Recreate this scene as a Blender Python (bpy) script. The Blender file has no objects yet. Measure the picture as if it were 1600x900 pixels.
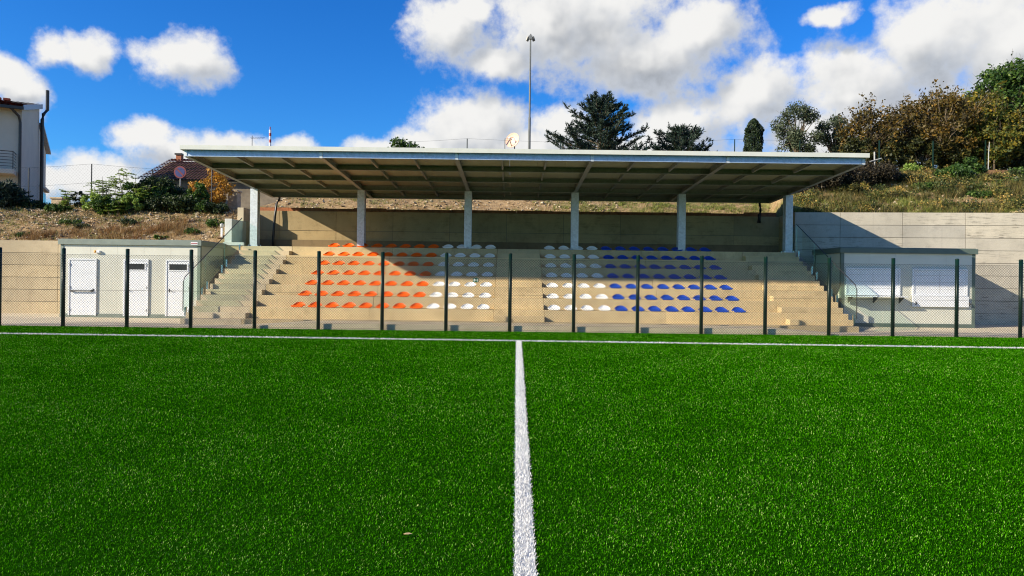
import bpy, bmesh, math, random
import numpy as np
from mathutils import Vector, Matrix, noise as mnoise

random.seed(7)
R = math.radians
sc = bpy.context.scene
col = sc.collection

# ------------------------------------------------------------------ camera
CAM_H, F, HOR, ROLL = 1.63, 1080.0, 437.0, 0.012
cam_d = bpy.data.cameras.new('camera')
cam = bpy.data.objects.new('camera', cam_d)
col.objects.link(cam)
cam.matrix_world = Matrix.Translation((0, 0, CAM_H)) @ Matrix.Rotation(R(90), 4, 'X') @ Matrix.Rotation(ROLL, 4, 'Z')
cam_d.sensor_width = 36.0
cam_d.lens = F / 1600 * 36
cam_d.shift_y = -(450 - HOR) / 1600
cam_d.clip_start = 0.1
cam_d.clip_end = 3000
sc.camera = cam

# ------------------------------------------------------------------ light
SUN = Vector((7.2, 3.48, -3.85)).normalized()      # the way the light travels
sun_el = math.asin(-SUN.z)
sun_az = math.atan2(-SUN.x, -SUN.y)
sd = bpy.data.lights.new('sun', 'SUN')
sd.energy = 5.0
sd.angle = R(0.5)
sd.color = (1.0, 0.88, 0.68)
so = bpy.data.objects.new('sun', sd)
col.objects.link(so)
so.location = (-40, -20, 40)
so.rotation_euler = SUN.to_track_quat('-Z', 'Y').to_euler()

sc.view_settings.view_transform = 'Standard'
sc.view_settings.look = 'None'
sc.view_settings.exposure = 0.75
sc.render.filter_size = 1.1
sc.cycles.pixel_filter_type = 'BLACKMAN_HARRIS'
sc.cycles.filter_width = 1.1
sc.view_settings.gamma = 1.0
sc.view_settings.use_curve_mapping = False
sc.cycles.use_denoising = True
sc.cycles.max_bounces = 6
sc.cycles.transparent_max_bounces = 12
sc.cycles.caustics_reflective = False
sc.cycles.caustics_refractive = False


class NT:
    """small helper for node trees"""
    def __init__(self, tree):
        self.t = tree
        self.L = tree.links

    def n(self, typ, ins=None, **kw):
        nd = self.t.nodes.new(typ)
        for k, v in kw.items():
            setattr(nd, k, v)
        for k, v in (ins or {}).items():
            self.put(nd.inputs[k], v)
        return nd

    def put(self, sock, v):
        if hasattr(v, 'is_output'):
            self.L.new(v, sock)
        else:
            sock.default_value = v

    def m(self, op, a, b=None, c=None, clamp=False):
        nd = self.t.nodes.new('ShaderNodeMath')
        nd.operation = op
        nd.use_clamp = clamp
        for i, v in enumerate((a, b, c)):
            if v is not None:
                self.put(nd.inputs[i], v)
        return nd.outputs[0]

    def mix(self, f, a, b, blend='MIX'):
        nd = self.t.nodes.new('ShaderNodeMix')
        nd.data_type = 'RGBA'
        nd.blend_type = blend
        self.put(nd.inputs[0], f)
        self.put(nd.inputs[6], a)
        self.put(nd.inputs[7], b)
        return nd.outputs[2]

    def rng(self, v, a, b, c, d, smooth=True):
        nd = self.t.nodes.new('ShaderNodeMapRange')
        nd.interpolation_type = 'SMOOTHSTEP' if smooth else 'LINEAR'
        self.put(nd.inputs[0], v)
        for i, x in enumerate((a, b, c, d)):
            nd.inputs[i + 1].default_value = x
        return nd.outputs[0]

    def noise(self, vec, scale, detail=4, rough=0.55, dim='3D'):
        nd = self.t.nodes.new('ShaderNodeTexNoise')
        nd.noise_dimensions = dim
        nd.inputs['Scale'].default_value = scale
        nd.inputs['Detail'].default_value = detail
        nd.inputs['Roughness'].default_value = rough
        if vec is not None:
            self.L.new(vec, nd.inputs['Vector'])
        return nd.outputs[0]


# ------------------------------------------------------------------ sky with drifting cumulus
def c4(c):
    return (c[0], c[1], c[2], 1.0)


def build_world():
    w = bpy.data.worlds.new('World')
    sc.world = w
    w.use_nodes = True
    t = w.node_tree
    t.nodes.clear()
    g = NT(t)
    out = g.n('ShaderNodeOutputWorld')
    bg = g.n('ShaderNodeBackground')
    bg.inputs['Strength'].default_value = 0.065
    t.links.new(bg.outputs[0], out.inputs[0])
    sky = g.n('ShaderNodeTexSky', sky_type='NISHITA')
    sky.sun_disc = False
    sky.sun_elevation = sun_el
    sky.sun_rotation = sun_az % (2 * math.pi)
    sky.air_density = 1.0
    sky.dust_density = 0.3
    sky.ozone_density = 2.5
    hs = g.n('ShaderNodeHueSaturation', {'Saturation': 1.35, 'Value': 1.15, 'Hue': 0.505})
    t.links.new(sky.outputs[0], hs.inputs['Color'])
    blue = g.mix(1.0, hs.outputs[0], (0.42, 1.00, 1.48, 1), 'MULTIPLY')
    tc = g.n('ShaderNodeTexCoord')
    sep = g.n('ShaderNodeSeparateXYZ')
    t.links.new(tc.outputs['Generated'], sep.inputs[0])
    az = g.m('ARCTAN2', sep.outputs[0], sep.outputs[1])
    el = g.m('ARCSINE', sep.outputs[2])
    comb = g.n('ShaderNodeCombineXYZ')
    t.links.new(az, comb.inputs[0])
    t.links.new(el, comb.inputs[1])
    P = comb.outputs[0]
    # cumulus heads: azimuth and elevation (radians) of centre, half widths
    px = [  # measured on the sky
        (75, 72, 42, 34), (125, 70, 50, 36), (288, 92, 80, 50), (0, 120, 70, 40), (40, 145, 55, 36),
        (225, 215, 60, 30), (275, 240, 85, 40), (370, 232, 90, 32), (462, 236, 48, 22), (150, 285, 150, 50), (60, 280, 150, 42),
        (745, 205, 115, 66), (655, 235, 70, 45), (870, 195, 65, 42), (800, 230, 200, 40), (600, 240, 60, 26),
        (700, 45, 70, 60), (780, 95, 90, 45), (900, 40, 200, 95), (1010, 90, 170, 70), (1090, 50, 90, 70), (730, 10, 60, 25),
        (1060, 195, 100, 62), (1180, 160, 100, 75), (1330, 130, 130, 80), (1460, 70, 130, 90), (1590, 60, 150, 110),
        (1380, 200, 320, 90), (1300, 22, 48, 18), (1600, 190, 220, 120), (1000, 240, 160, 50),
    ]
    blobs = []
    for x, y, rx, ry in px:
        dx, dy = x - 800, y - 450
        ux, uy = dx + dy * ROLL, dy - dx * ROLL
        a = math.atan2(ux, F)
        e = math.atan2((HOR - 450 - uy), math.hypot(F, ux))
        s = math.cos(a)
        blobs.append((a, e, rx / F * s * s, ry / F * s))
    # the same kind of cloud goes on all round, at random
    rr = random.Random(3)
    for i in range(20):
        a = 0.80 + (5.48 - 0.80) * (i + rr.uniform(.2, .8)) / 20
        a = a if a < math.pi else a - 2 * math.pi
        blobs.append((a, rr.uniform(0.08, 0.42), rr.uniform(.10, .22), rr.uniform(.07, .15)))

    def field(vec, soft=False):
        wv = g.n('ShaderNodeTexNoise', {'Scale': 9.0, 'Detail': 5.0, 'Roughness': 0.6})
        t.links.new(vec, wv.inputs['Vector'])
        wo = g.n('ShaderNodeVectorMath', operation='MULTIPLY_ADD')
        t.links.new(wv.outputs[1], wo.inputs[0])
        wo.inputs[1].default_value = (0.07, 0.055, 0)
        sub = g.n('ShaderNodeVectorMath', operation='SUBTRACT')
        t.links.new(vec, sub.inputs[0])
        sub.inputs[1].default_value = (0.035, 0.0275, 0)
        t.links.new(sub.outputs[0], wo.inputs[2])
        q = wo.outputs[0]
        acc = None
        for a, e, rx, ry in blobs:
            ma = g.n('ShaderNodeVectorMath', operation='MULTIPLY_ADD')
            t.links.new(q, ma.inputs[0])
            ma.inputs[1].default_value = (1 / rx, 1 / ry, 0)
            ma.inputs[2].default_value = (-a / rx, -e / ry, 0)
            ln = g.n('ShaderNodeVectorMath', operation='LENGTH')
            t.links.new(ma.outputs[0], ln.inputs[0])
            v = ln.outputs['Value']
            acc = v if acc is None else g.m('SMOOTH_MIN', acc, v, 0.16)
        base = g.m('SUBTRACT', 1.0, acc)
        if soft:
            return g.m('ADD', g.m('MINIMUM', base, 0.85), g.m('MULTIPLY', g.m('SUBTRACT', g.noise(vec, 14, 3, 0.5), 0.5), 1.3))
        n1 = g.noise(vec, 16, 8, 0.6)
        n2 = g.noise(vec, 42, 6, 0.6)
        d = g.m('ADD', g.m('MULTIPLY', g.m('SUBTRACT', n1, 0.5), 1.45), g.m('MULTIPLY', g.m('SUBTRACT', n2, 0.5), 0.7))
        return g.m('ADD', g.m('MINIMUM', base, 0.8), d)

    f0 = field(P)
    sh = g.n('ShaderNodeVectorMath', operation='ADD')
    t.links.new(P, sh.inputs[0])
    sh.inputs[1].default_value = (-0.018, 0.034, 0)
    f1 = field(sh.outputs[0], True)
    f2 = field(P, True)
    alpha = g.rng(f0, -0.12, 0.52, 0, 1)
    diff = g.m('ADD', g.m('SUBTRACT', f2, f1), g.m('MULTIPLY', g.m('SUBTRACT', f0, f2), 0.22))
    lit = g.rng(diff, -0.28, 0.52, 0, 1)
    thick = g.rng(f0, 0.2, 1.1, 0, 1)
    dark = g.mix(thick, (5.2, 5.6, 6.3, 1), (3.4, 3.65, 4.05, 1))
    cc = g.mix(lit, dark, (8.3, 8.25, 8.1, 1))
    colr = g.mix(alpha, blue, cc)
    t.links.new(colr, bg.inputs['Color'])
    w.cycles.sampling_method = 'MANUAL'
    w.cycles.sample_map_resolution = 512


build_world()

# ------------------------------------------------------------------ helpers
def P(x, y, Z):
    """world point seen at photo pixel (x, y) at forward distance Z"""
    dx, dy = x - 800, y - 450
    ux, uy = dx + dy * ROLL, dy - dx * ROLL
    return Vector((ux * Z / F, Z, CAM_H + (HOR - 450 - uy) * Z / F))


def tag(o, label=None, cat=None, group=None, kind=None):
    if label: o['label'] = label
    if cat: o['category'] = cat
    if group: o['group'] = group
    if kind: o['kind'] = kind
    return o


def link(name, me, mat=None, parent=None):
    o = bpy.data.objects.new(name, me)
    col.objects.link(o)
    if mat is not None and me is not None and not me.materials:
        me.materials.append(mat)
    if parent is not None:
        o.parent = parent
    return o


def thing(name, label, cat, loc=(0, 0, 0), rz=0.0, group=None):
    o = bpy.data.objects.new(name, None)
    col.objects.link(o)
    o.empty_display_size = 0.2
    o.location = loc
    o.rotation_euler = (0, 0, rz)
    return tag(o, label, cat, group)


class MB:
    def __init__(self):
        self.v, self.f = [], []

    def add(self, vs, fs):
        b = len(self.v)
        self.v += [tuple(p) for p in vs]
        self.f += [tuple(i + b for i in f) for f in fs]
        return self

    def box(self, x0, x1, y0, y1, z0, z1):
        vs = [(x0, y0, z0), (x1, y0, z0), (x1, y1, z0), (x0, y1, z0), (x0, y0, z1), (x1, y0, z1), (x1, y1, z1), (x0, y1, z1)]
        return self.add(vs, [(0, 3, 2, 1), (4, 5, 6, 7), (0, 1, 5, 4), (1, 2, 6, 5), (2, 3, 7, 6), (3, 0, 4, 7)])

    def prism(self, poly, a, b, axis='x'):
        """poly: list of 2D points; extruded between a and b along axis"""
        n = len(poly)
        def mk(p, s):
            return {'x': (s, p[0], p[1]), 'y': (p[0], s, p[1]), 'z': (p[0], p[1], s)}[axis]
        vs = [mk(p, a) for p in poly] + [mk(p, b) for p in poly]
        fs = [tuple(range(n)), tuple(range(2 * n - 1, n - 1, -1))]
        fs += [(i, i + n, (i + 1) % n + n, (i + 1) % n) for i in range(n)]
        return self.add(vs, fs)

    def tube(self, pts, rad, n=8, cap=True):
        pts = [Vector(p) for p in pts]
        if not hasattr(rad, '__len__'):
            rad = [rad] * len(pts)
        b = len(self.v)
        for i, p in enumerate(pts):
            d = (pts[min(i + 1, len(pts) - 1)] - pts[max(i - 1, 0)]).normalized()
            a = Vector((0, 0, 1)) if abs(d.z) < 0.9 else Vector((1, 0, 0))
            u = d.cross(a).normalized()
            w = d.cross(u).normalized()
            for k in range(n):
                t = 2 * math.pi * k / n
                self.v.append(tuple(p + (u * math.cos(t) + w * math.sin(t)) * rad[i]))
        for i in range(len(pts) - 1):
            for k in range(n):
                a0 = b + i * n + k
                a1 = b + i * n + (k + 1) % n
                self.f.append((a0, a1, a1 + n, a0 + n))
        if cap:
            self.f.append(tuple(b + k for k in range(n))[::-1])
            e = b + (len(pts) - 1) * n
            self.f.append(tuple(e + k for k in range(n)))
        return self

    def mesh(self, name, smooth=False, fix=True):
        me = bpy.data.meshes.new(name)
        me.from_pydata(self.v, [], self.f)
        if fix:
            bm = bmesh.new()
            bm.from_mesh(me)
            bmesh.ops.recalc_face_normals(bm, faces=bm.faces)
            bm.to_mesh(me)
            bm.free()
        if smooth:
            me.polygons.foreach_set('use_smooth', [True] * len(me.polygons))
        me.update()
        return me

    def build(self, name, mat, parent=None, smooth=False, bevel=0.0):
        me = self.mesh(name, smooth)
        if bevel > 0:
            bm = bmesh.new()
            bm.from_mesh(me)
            bmesh.ops.bevel(bm, geom=list(bm.edges), offset=bevel, segments=1, affect='EDGES', profile=0.5)
            bm.to_mesh(me)
            bm.free()
        return link(name, me, mat, parent)


def copy_tree(o, parent=None):
    c = o.copy()
    col.objects.link(c)
    c.parent = parent
    for ch in list(o.children):
        copy_tree(ch, c)
    return c


# ------------------------------------------------------------------ materials
def new_mat(name):
    m = bpy.data.materials.new(name)
    m.use_nodes = True
    t = m.node_tree
    b = t.nodes['Principled BSDF']
    return m, NT(t), b


def simple(name, c, rough=0.6, metal=0.0, spec=0.5, var=0.12, scale=3.0, bump=0.0, bscale=40, stretch=(1, 1, 1)):
    m, g, b = new_mat(name)
    geo = g.n('ShaderNodeNewGeometry')
    mp = g.n('ShaderNodeVectorMath', operation='MULTIPLY')
    g.L.new(geo.outputs['Position'], mp.inputs[0])
    mp.inputs[1].default_value = stretch
    v = mp.outputs[0]
    n = g.noise(v, scale, 6, 0.6)
    lo = tuple(x * (1 - var) for x in c)
    hi = tuple(min(1, x * (1 + var)) for x in c)
    cc = g.mix(g.rng(n, 0.3, 0.7, 0, 1), c4(lo), c4(hi))
    g.L.new(cc, b.inputs['Base Color'])
    r = g.rng(n, 0.25, 0.75, max(0, rough - 0.08), min(1, rough + 0.08), False)
    g.L.new(r, b.inputs['Roughness'])
    b.inputs['Metallic'].default_value = metal
    b.inputs['Specular IOR Level'].default_value = spec
    if bump:
        bn = g.n('ShaderNodeBump', {'Strength': bump, 'Distance': 0.02})
        g.L.new(g.noise(v, bscale, 4, 0.6), bn.inputs['Height'])
        g.L.new(bn.outputs[0], b.inputs['Normal'])
    return m


def concrete(name, c, dark, grain=(1, 1, 1), stain=0.5, boards=0.0):
    m, g, b = new_mat(name)
    geo = g.n('ShaderNodeNewGeometry')
    pos = geo.outputs['Position']
    inf = g.n('ShaderNodeObjectInfo')
    big = g.noise(pos, 0.5, 5, 0.6)
    mid = g.noise(pos, 2.6, 7, 0.65)
    st = g.n('ShaderNodeVectorMath', operation='MULTIPLY')
    g.L.new(pos, st.inputs[0])
    st.inputs[1].default_value = (0.8, 0.8, 14.0)
    lines = g.noise(st.outputs[0], 2.2, 5, 0.7)
    drip = g.n('ShaderNodeVectorMath', operation='MULTIPLY')
    g.L.new(pos, drip.inputs[0])
    drip.inputs[1].default_value = (5.0, 5.0, 0.35)
    drips = g.noise(drip.outputs[0], 1.3, 5, 0.6)
    fine = g.noise(pos, 60, 3, 0.6)
    a = g.mix(g.rng(big, 0.3, 0.7, 0, 1), c4(tuple(x * 0.86 for x in c)), c4(tuple(min(1, x * 1.1) for x in c)))
    a = g.mix(g.m('MULTIPLY', g.rng(mid, 0.48, 0.78, 0, 1), stain), a, c4(dark))
    a = g.mix(g.m('MULTIPLY', g.rng(drips, 0.55, 0.8, 0, 1), stain * 0.55), a, c4(dark))
    if boards:
        k = g.m('MULTIPLY', g.rng(lines, 0.5, 0.66, 0, 1), g.rng(mid, 0.35, 0.6, 0, 1))
        k = g.m('MULTIPLY', k, g.rng(inf.outputs['Random'], 0.35, 0.9, 0.1, boards))
        a = g.mix(k, a, c4(tuple(x * 0.55 for x in dark)))
    a = g.mix(1.0, a, g.mix(inf.outputs['Random'], (0.86, 0.87, 0.9, 1), (1.08, 1.06, 1.02, 1)), 'MULTIPLY')
    a = g.mix(1.0, a, g.mix(g.rng(fine, 0.3, 0.7, 0, 1), (0.9, 0.9, 0.9, 1), (1.08, 1.08, 1.08, 1)), 'MULTIPLY')
    g.L.new(a, b.inputs['Base Color'])
    b.inputs['Roughness'].default_value = 0.85
    b.inputs['Specular IOR Level'].default_value = 0.25
    bn = g.n('ShaderNodeBump', {'Strength': 0.35, 'Distance': 0.012})
    g.L.new(g.m('ADD', g.m('MULTIPLY', lines, 0.6), g.m('ADD', mid, g.m('MULTIPLY', fine, 0.3))), bn.inputs['Height'])
    g.L.new(bn.outputs[0], b.inputs['Normal'])
    return m


def foliage_mat(name, stops, rough=0.55, trans=0.25, spec=0.35):
    """per leaf tone -> colour, a little light through the leaf"""
    m, g, b = new_mat(name)
    at = g.n('ShaderNodeAttribute', attribute_name='tone')
    rp = g.n('ShaderNodeValToRGB')
    el = rp.color_ramp.elements
    for i, (p, c) in enumerate(stops):
        e = el[i] if i < 2 else el.new(p)
        e.position = p
        e.color = c4(c)
    g.L.new(at.outputs['Fac'], rp.inputs[0])
    g.L.new(rp.outputs[0], b.inputs['Base Color'])
    b.inputs['Roughness'].default_value = rough
    b.inputs['Specular IOR Level'].default_value = spec
    if trans > 0:
        tr = g.n('ShaderNodeBsdfTranslucent')
        g.L.new(rp.outputs[0], tr.inputs['Color'])
        mx = g.n('ShaderNodeMixShader', {0: trans})
        g.L.new(b.outputs[0], mx.inputs[1])
        g.L.new(tr.outputs[0], mx.inputs[2])
        g.L.new(mx.outputs[0], g.t.nodes['Material Output'].inputs[0])
    return m


def glass_mat(name, tint, gloss=0.07):
    m, g, b = new_mat(name)
    g.t.nodes.remove(b)
    tr = g.n('ShaderNodeBsdfTransparent', {'Color': c4(tint)})
    gl = g.n('ShaderNodeBsdfGlossy', {'Roughness': 0.03, 'Color': (0.9, 1, 0.95, 1)})
    mx = g.n('ShaderNodeMixShader', {0: gloss})
    g.L.new(tr.outputs[0], mx.inputs[1])
    g.L.new(gl.outputs[0], mx.inputs[2])
    g.L.new(mx.outputs[0], g.t.nodes['Material Output'].inputs[0])
    return m


def galvanised(name, c=(0.62, 0.66, 0.69)):
    m, g, b = new_mat(name)
    geo = g.n('ShaderNodeNewGeometry')
    v = g.n('ShaderNodeTexVoronoi', {'Scale': 16.0})
    g.L.new(geo.outputs['Position'], v.inputs['Vector'])
    n = g.noise(geo.outputs['Position'], 5, 6, 0.65)
    k = g.m('ADD', g.m('MULTIPLY', v.outputs['Color'], 0.35), g.m('MULTIPLY', n, 0.65))
    a = g.mix(g.rng(k, 0.25, 0.7, 0, 1), c4(tuple(x * 0.86 for x in c)), c4(tuple(min(1, x * 1.1) for x in c)))
    g.L.new(a, b.inputs['Base Color'])
    b.inputs['Metallic'].default_value = 0.35
    b.inputs['Roughness'].default_value = 0.5
    return m


M = {}
M['tier'] = concrete('stand concrete', (0.60, 0.475, 0.275), (0.31, 0.23, 0.125), stain=0.55)
M['tier_grey'] = concrete('stair concrete', (0.585, 0.495, 0.345), (0.31, 0.26, 0.18), stain=0.5)
M['wall_r'] = concrete('right wall concrete', (0.50, 0.46, 0.38), (0.24, 0.22, 0.19), stain=0.35, boards=0.95)
M['wall_l'] = concrete('left wall concrete', (0.50, 0.41, 0.27), (0.28, 0.21, 0.13), stain=0.45, boards=0.45)
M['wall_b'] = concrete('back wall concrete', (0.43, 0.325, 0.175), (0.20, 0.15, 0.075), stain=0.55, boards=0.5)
M['joint'] = simple('recessed joint', (0.16, 0.14, 0.11), 0.9, var=0.2)
M['slab'] = simple('pale slab', (0.62, 0.64, 0.60), 0.8, var=0.1, bump=0.2)
M['path'] = concrete('walkway concrete', (0.64, 0.55, 0.39), (0.38, 0.32, 0.23), stain=0.4)
M['galv'] = galvanised('galvanised steel')
M['galv_shade'] = galvanised('shade toned galvanised steel', (0.27, 0.30, 0.27))  # steel darkened: shade of the roof underside put into its colour
M['galv_front'] = galvanised('galvanised front beam', (0.42, 0.53, 0.68))
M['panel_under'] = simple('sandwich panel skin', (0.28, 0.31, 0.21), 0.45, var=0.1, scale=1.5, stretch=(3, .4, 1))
M['fascia'] = simple('roof edge flashing', (0.66, 0.67, 0.60), 0.4, var=0.05)
M['post_green'] = simple('green coated steel', (0.002, 0.017, 0.010), 0.35, spec=0.35, var=0.15)
M['wire_green'] = simple('green coated wire', (0.008, 0.016, 0.012), 0.5, var=0.1)
M['shed_wall'] = simple('cream sandwich wall', (0.60, 0.60, 0.52), 0.5, var=0.04, scale=1.2)
M['shed_trim_l'] = simple('grey green trim', (0.20, 0.235, 0.20), 0.45, var=0.06)
M['shed_trim_r'] = simple('dark green trim', (0.10, 0.135, 0.115), 0.45, var=0.08)
M['white'] = simple('white paint', (0.78, 0.80, 0.83), 0.4, var=0.03)
M['black'] = simple('black', (0.012, 0.012, 0.013), 0.4, var=0.2)
M['dark'] = simple('dark metal', (0.03, 0.03, 0.03), 0.45, var=0.2)
M['chrome'] = simple('chrome', (0.6, 0.6, 0.6), 0.25, metal=1.0)
M['orange_lamp'] = simple('orange lamp cap', (0.75, 0.32, 0.03), 0.35)
M['red'] = simple('red', (0.35, 0.02, 0.025), 0.4)
M['sign_red'] = simple('shade toned sign red', (0.16, 0.015, 0.02), 0.5)  # rim and slash red darkened, shade from the bushes put into the colour
M['blue_sign'] = simple('blue sign', (0.015, 0.025, 0.15), 0.5)  # disc blue holds the same painted shade
M['green_sign'] = simple('green sign', (0.005, 0.12, 0.05), 0.4)
M['seat_o'] = simple('orange seat plastic', (0.82, 0.115, 0.004), 0.45, spec=0.25, var=0.06)
M['seat_w'] = simple('white seat plastic', (0.80, 0.80, 0.79), 0.38, var=0.04)
M['seat_b'] = simple('blue seat plastic', (0.008, 0.055, 0.40), 0.36, var=0.08)
M['glass'] = glass_mat('balustrade glass', (0.90, 0.975, 0.95))
M['render_w'] = simple('white render', (0.58, 0.525, 0.43), 0.9, var=0.06, scale=0.8, bump=0.1)
M['render_b'] = simple('old plaster', (0.20, 0.165, 0.12), 0.9, var=0.3, scale=1.2, bump=0.2)
M['tile_red'] = simple('red clay tile', (0.36, 0.10, 0.04), 0.8, var=0.45, scale=4)
M['tile_brown'] = simple('brown clay tile', (0.105, 0.042, 0.028), 0.8, var=0.5, scale=4)
M['grey_board'] = simple('grey barge board', (0.28, 0.34, 0.42), 0.5)
M['stone'] = simple('pier stone', (0.46, 0.36, 0.23), 0.85, var=0.2, scale=6, bump=0.3)
M['brick'] = simple('chimney brick', (0.34, 0.12, 0.06), 0.85, var=0.3, scale=8)
M['bark'] = simple('bark', (0.10, 0.075, 0.05), 0.9, var=0.35, scale=9, bump=0.5)
M['bark_pale'] = simple('pale bark', (0.26, 0.20, 0.13), 0.9, var=0.3, scale=9, bump=0.4)
M['wood'] = simple('weathered timber', (0.24, 0.13, 0.06), 0.85, var=0.3, scale=5, stretch=(.3, 3, 3))
M['peach'] = simple('peach dish', (0.72, 0.48, 0.36), 0.5, var=0.08)
M['pole'] = simple('painted pole', (0.38, 0.38, 0.37), 0.5)
M['mast'] = simple('grey mast', (0.15, 0.16, 0.16), 0.45)
M['window'] = simple('window glass', (0.10, 0.13, 0.16), 0.08, spec=0.8)
M['terracotta'] = simple('terracotta edging', (0.30, 0.11, 0.045), 0.85, var=0.35, scale=5)

# ------------------------------------------------------------------ pitch
LX0, LK = 0.066, 0.0071           # halfway line
T_A, T_B = Vector((-13.8, 18.62)), Vector((13.2, 17.92))   # touchline
FENCE_Y = 21.5
Y0K = 23.035


def line_x(y):
    return LX0 + LK * y


def touch_y(x):
    return T_A.y + (x - T_A.x) * (T_B.y - T_A.y) / (T_B.x - T_A.x)


def turf_sheet_mat():
    m, g, b = new_mat('turf base')
    geo = g.n('ShaderNodeNewGeometry')
    p = geo.outputs['Position']
    n = g.noise(p, 160, 4, 0.7)
    n2 = g.noise(p, 0.6, 4, 0.6)
    a = g.mix(g.rng(n, 0.35, 0.7, 0, 1), (0.003, 0.02, 0.0002, 1), (0.012, 0.085, 0.0004, 1))
    a = g.mix(g.m('MULTIPLY', n2, 0.35), a, (0.012, 0.05, 0.006, 1))
    g.L.new(a, b.inputs['Base Color'])
    b.inputs['Roughness'].default_value = 0.9
    b.inputs['Specular IOR Level'].default_value = 0.0
    return m


M['turf_base'] = turf_sheet_mat()
M['blade'] = foliage_mat('turf fibre', [(0.0, (0.004, 0.034, 0.0002)), (1.0, (0.36, 0.52, 0.14)), (0.45, (0.026, 0.175, 0.0004)), (0.8, (0.085, 0.35, 0.003))],  # palest tone paints glints on the fibres, which have no specular
                         rough=0.7, trans=0.25, spec=0.0)
M['blade_white'] = foliage_mat('white turf fibre', [(0.0, (0.62, 0.62, 0.60)), (1.0, (0.88, 0.88, 0.86))], rough=0.5, trans=0.2)
M['line_base'] = simple('white line base', (0.66, 0.67, 0.65), 0.8, var=0.15, scale=60)

mb = MB()
mb.add([(-70, -60, 0), (70, -60, 0), (70, FENCE_Y + 0.12, 0), (-70, FENCE_Y + 0.12, 0)], [(0, 1, 2, 3)])
pitch = mb.build('pitch', M['turf_base'])
tag(pitch, 'green artificial turf football pitch filling the foreground', 'pitch', kind='structure')


def tri_mesh(name, V, tone, mat, parent=None, nv=3):
    """V: (n, nv, 3) polygons that share nothing"""
    n = V.shape[0]
    me = bpy.data.meshes.new(name)
    me.vertices.add(n * nv)
    me.vertices.foreach_set('co', V.reshape(-1).astype(np.float32))
    me.loops.add(n * nv)
    me.loops.foreach_set('vertex_index', np.arange(n * nv, dtype=np.int32))
    me.polygons.add(n)
    me.polygons.foreach_set('loop_start', np.arange(0, n * nv, nv, dtype=np.int32))
    me.update(calc_edges=True)
    at = me.attributes.new('tone', 'FLOAT', 'POINT')
    at.data.foreach_set('value', np.repeat(tone, nv).astype(np.float32))
    return link(name, me, mat, parent)


def mottle(X, Y):
    """soft large patches where the fibres lie differently"""
    return 0.5 + 0.2 * np.sin(X * 1.3 + 1.7 * np.sin(Y * .7)) * np.cos(Y * 1.1 + np.sin(X * .9)) + 0.2 * np.sin(X * 3.7 + 2 * np.sin(Y * 2.3)) * np.sin(Y * 4.3 + X) + 0.15 * np.sin(X * 11 + Y * 3) * np.sin(Y * 9.7 - X * 5)


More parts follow.
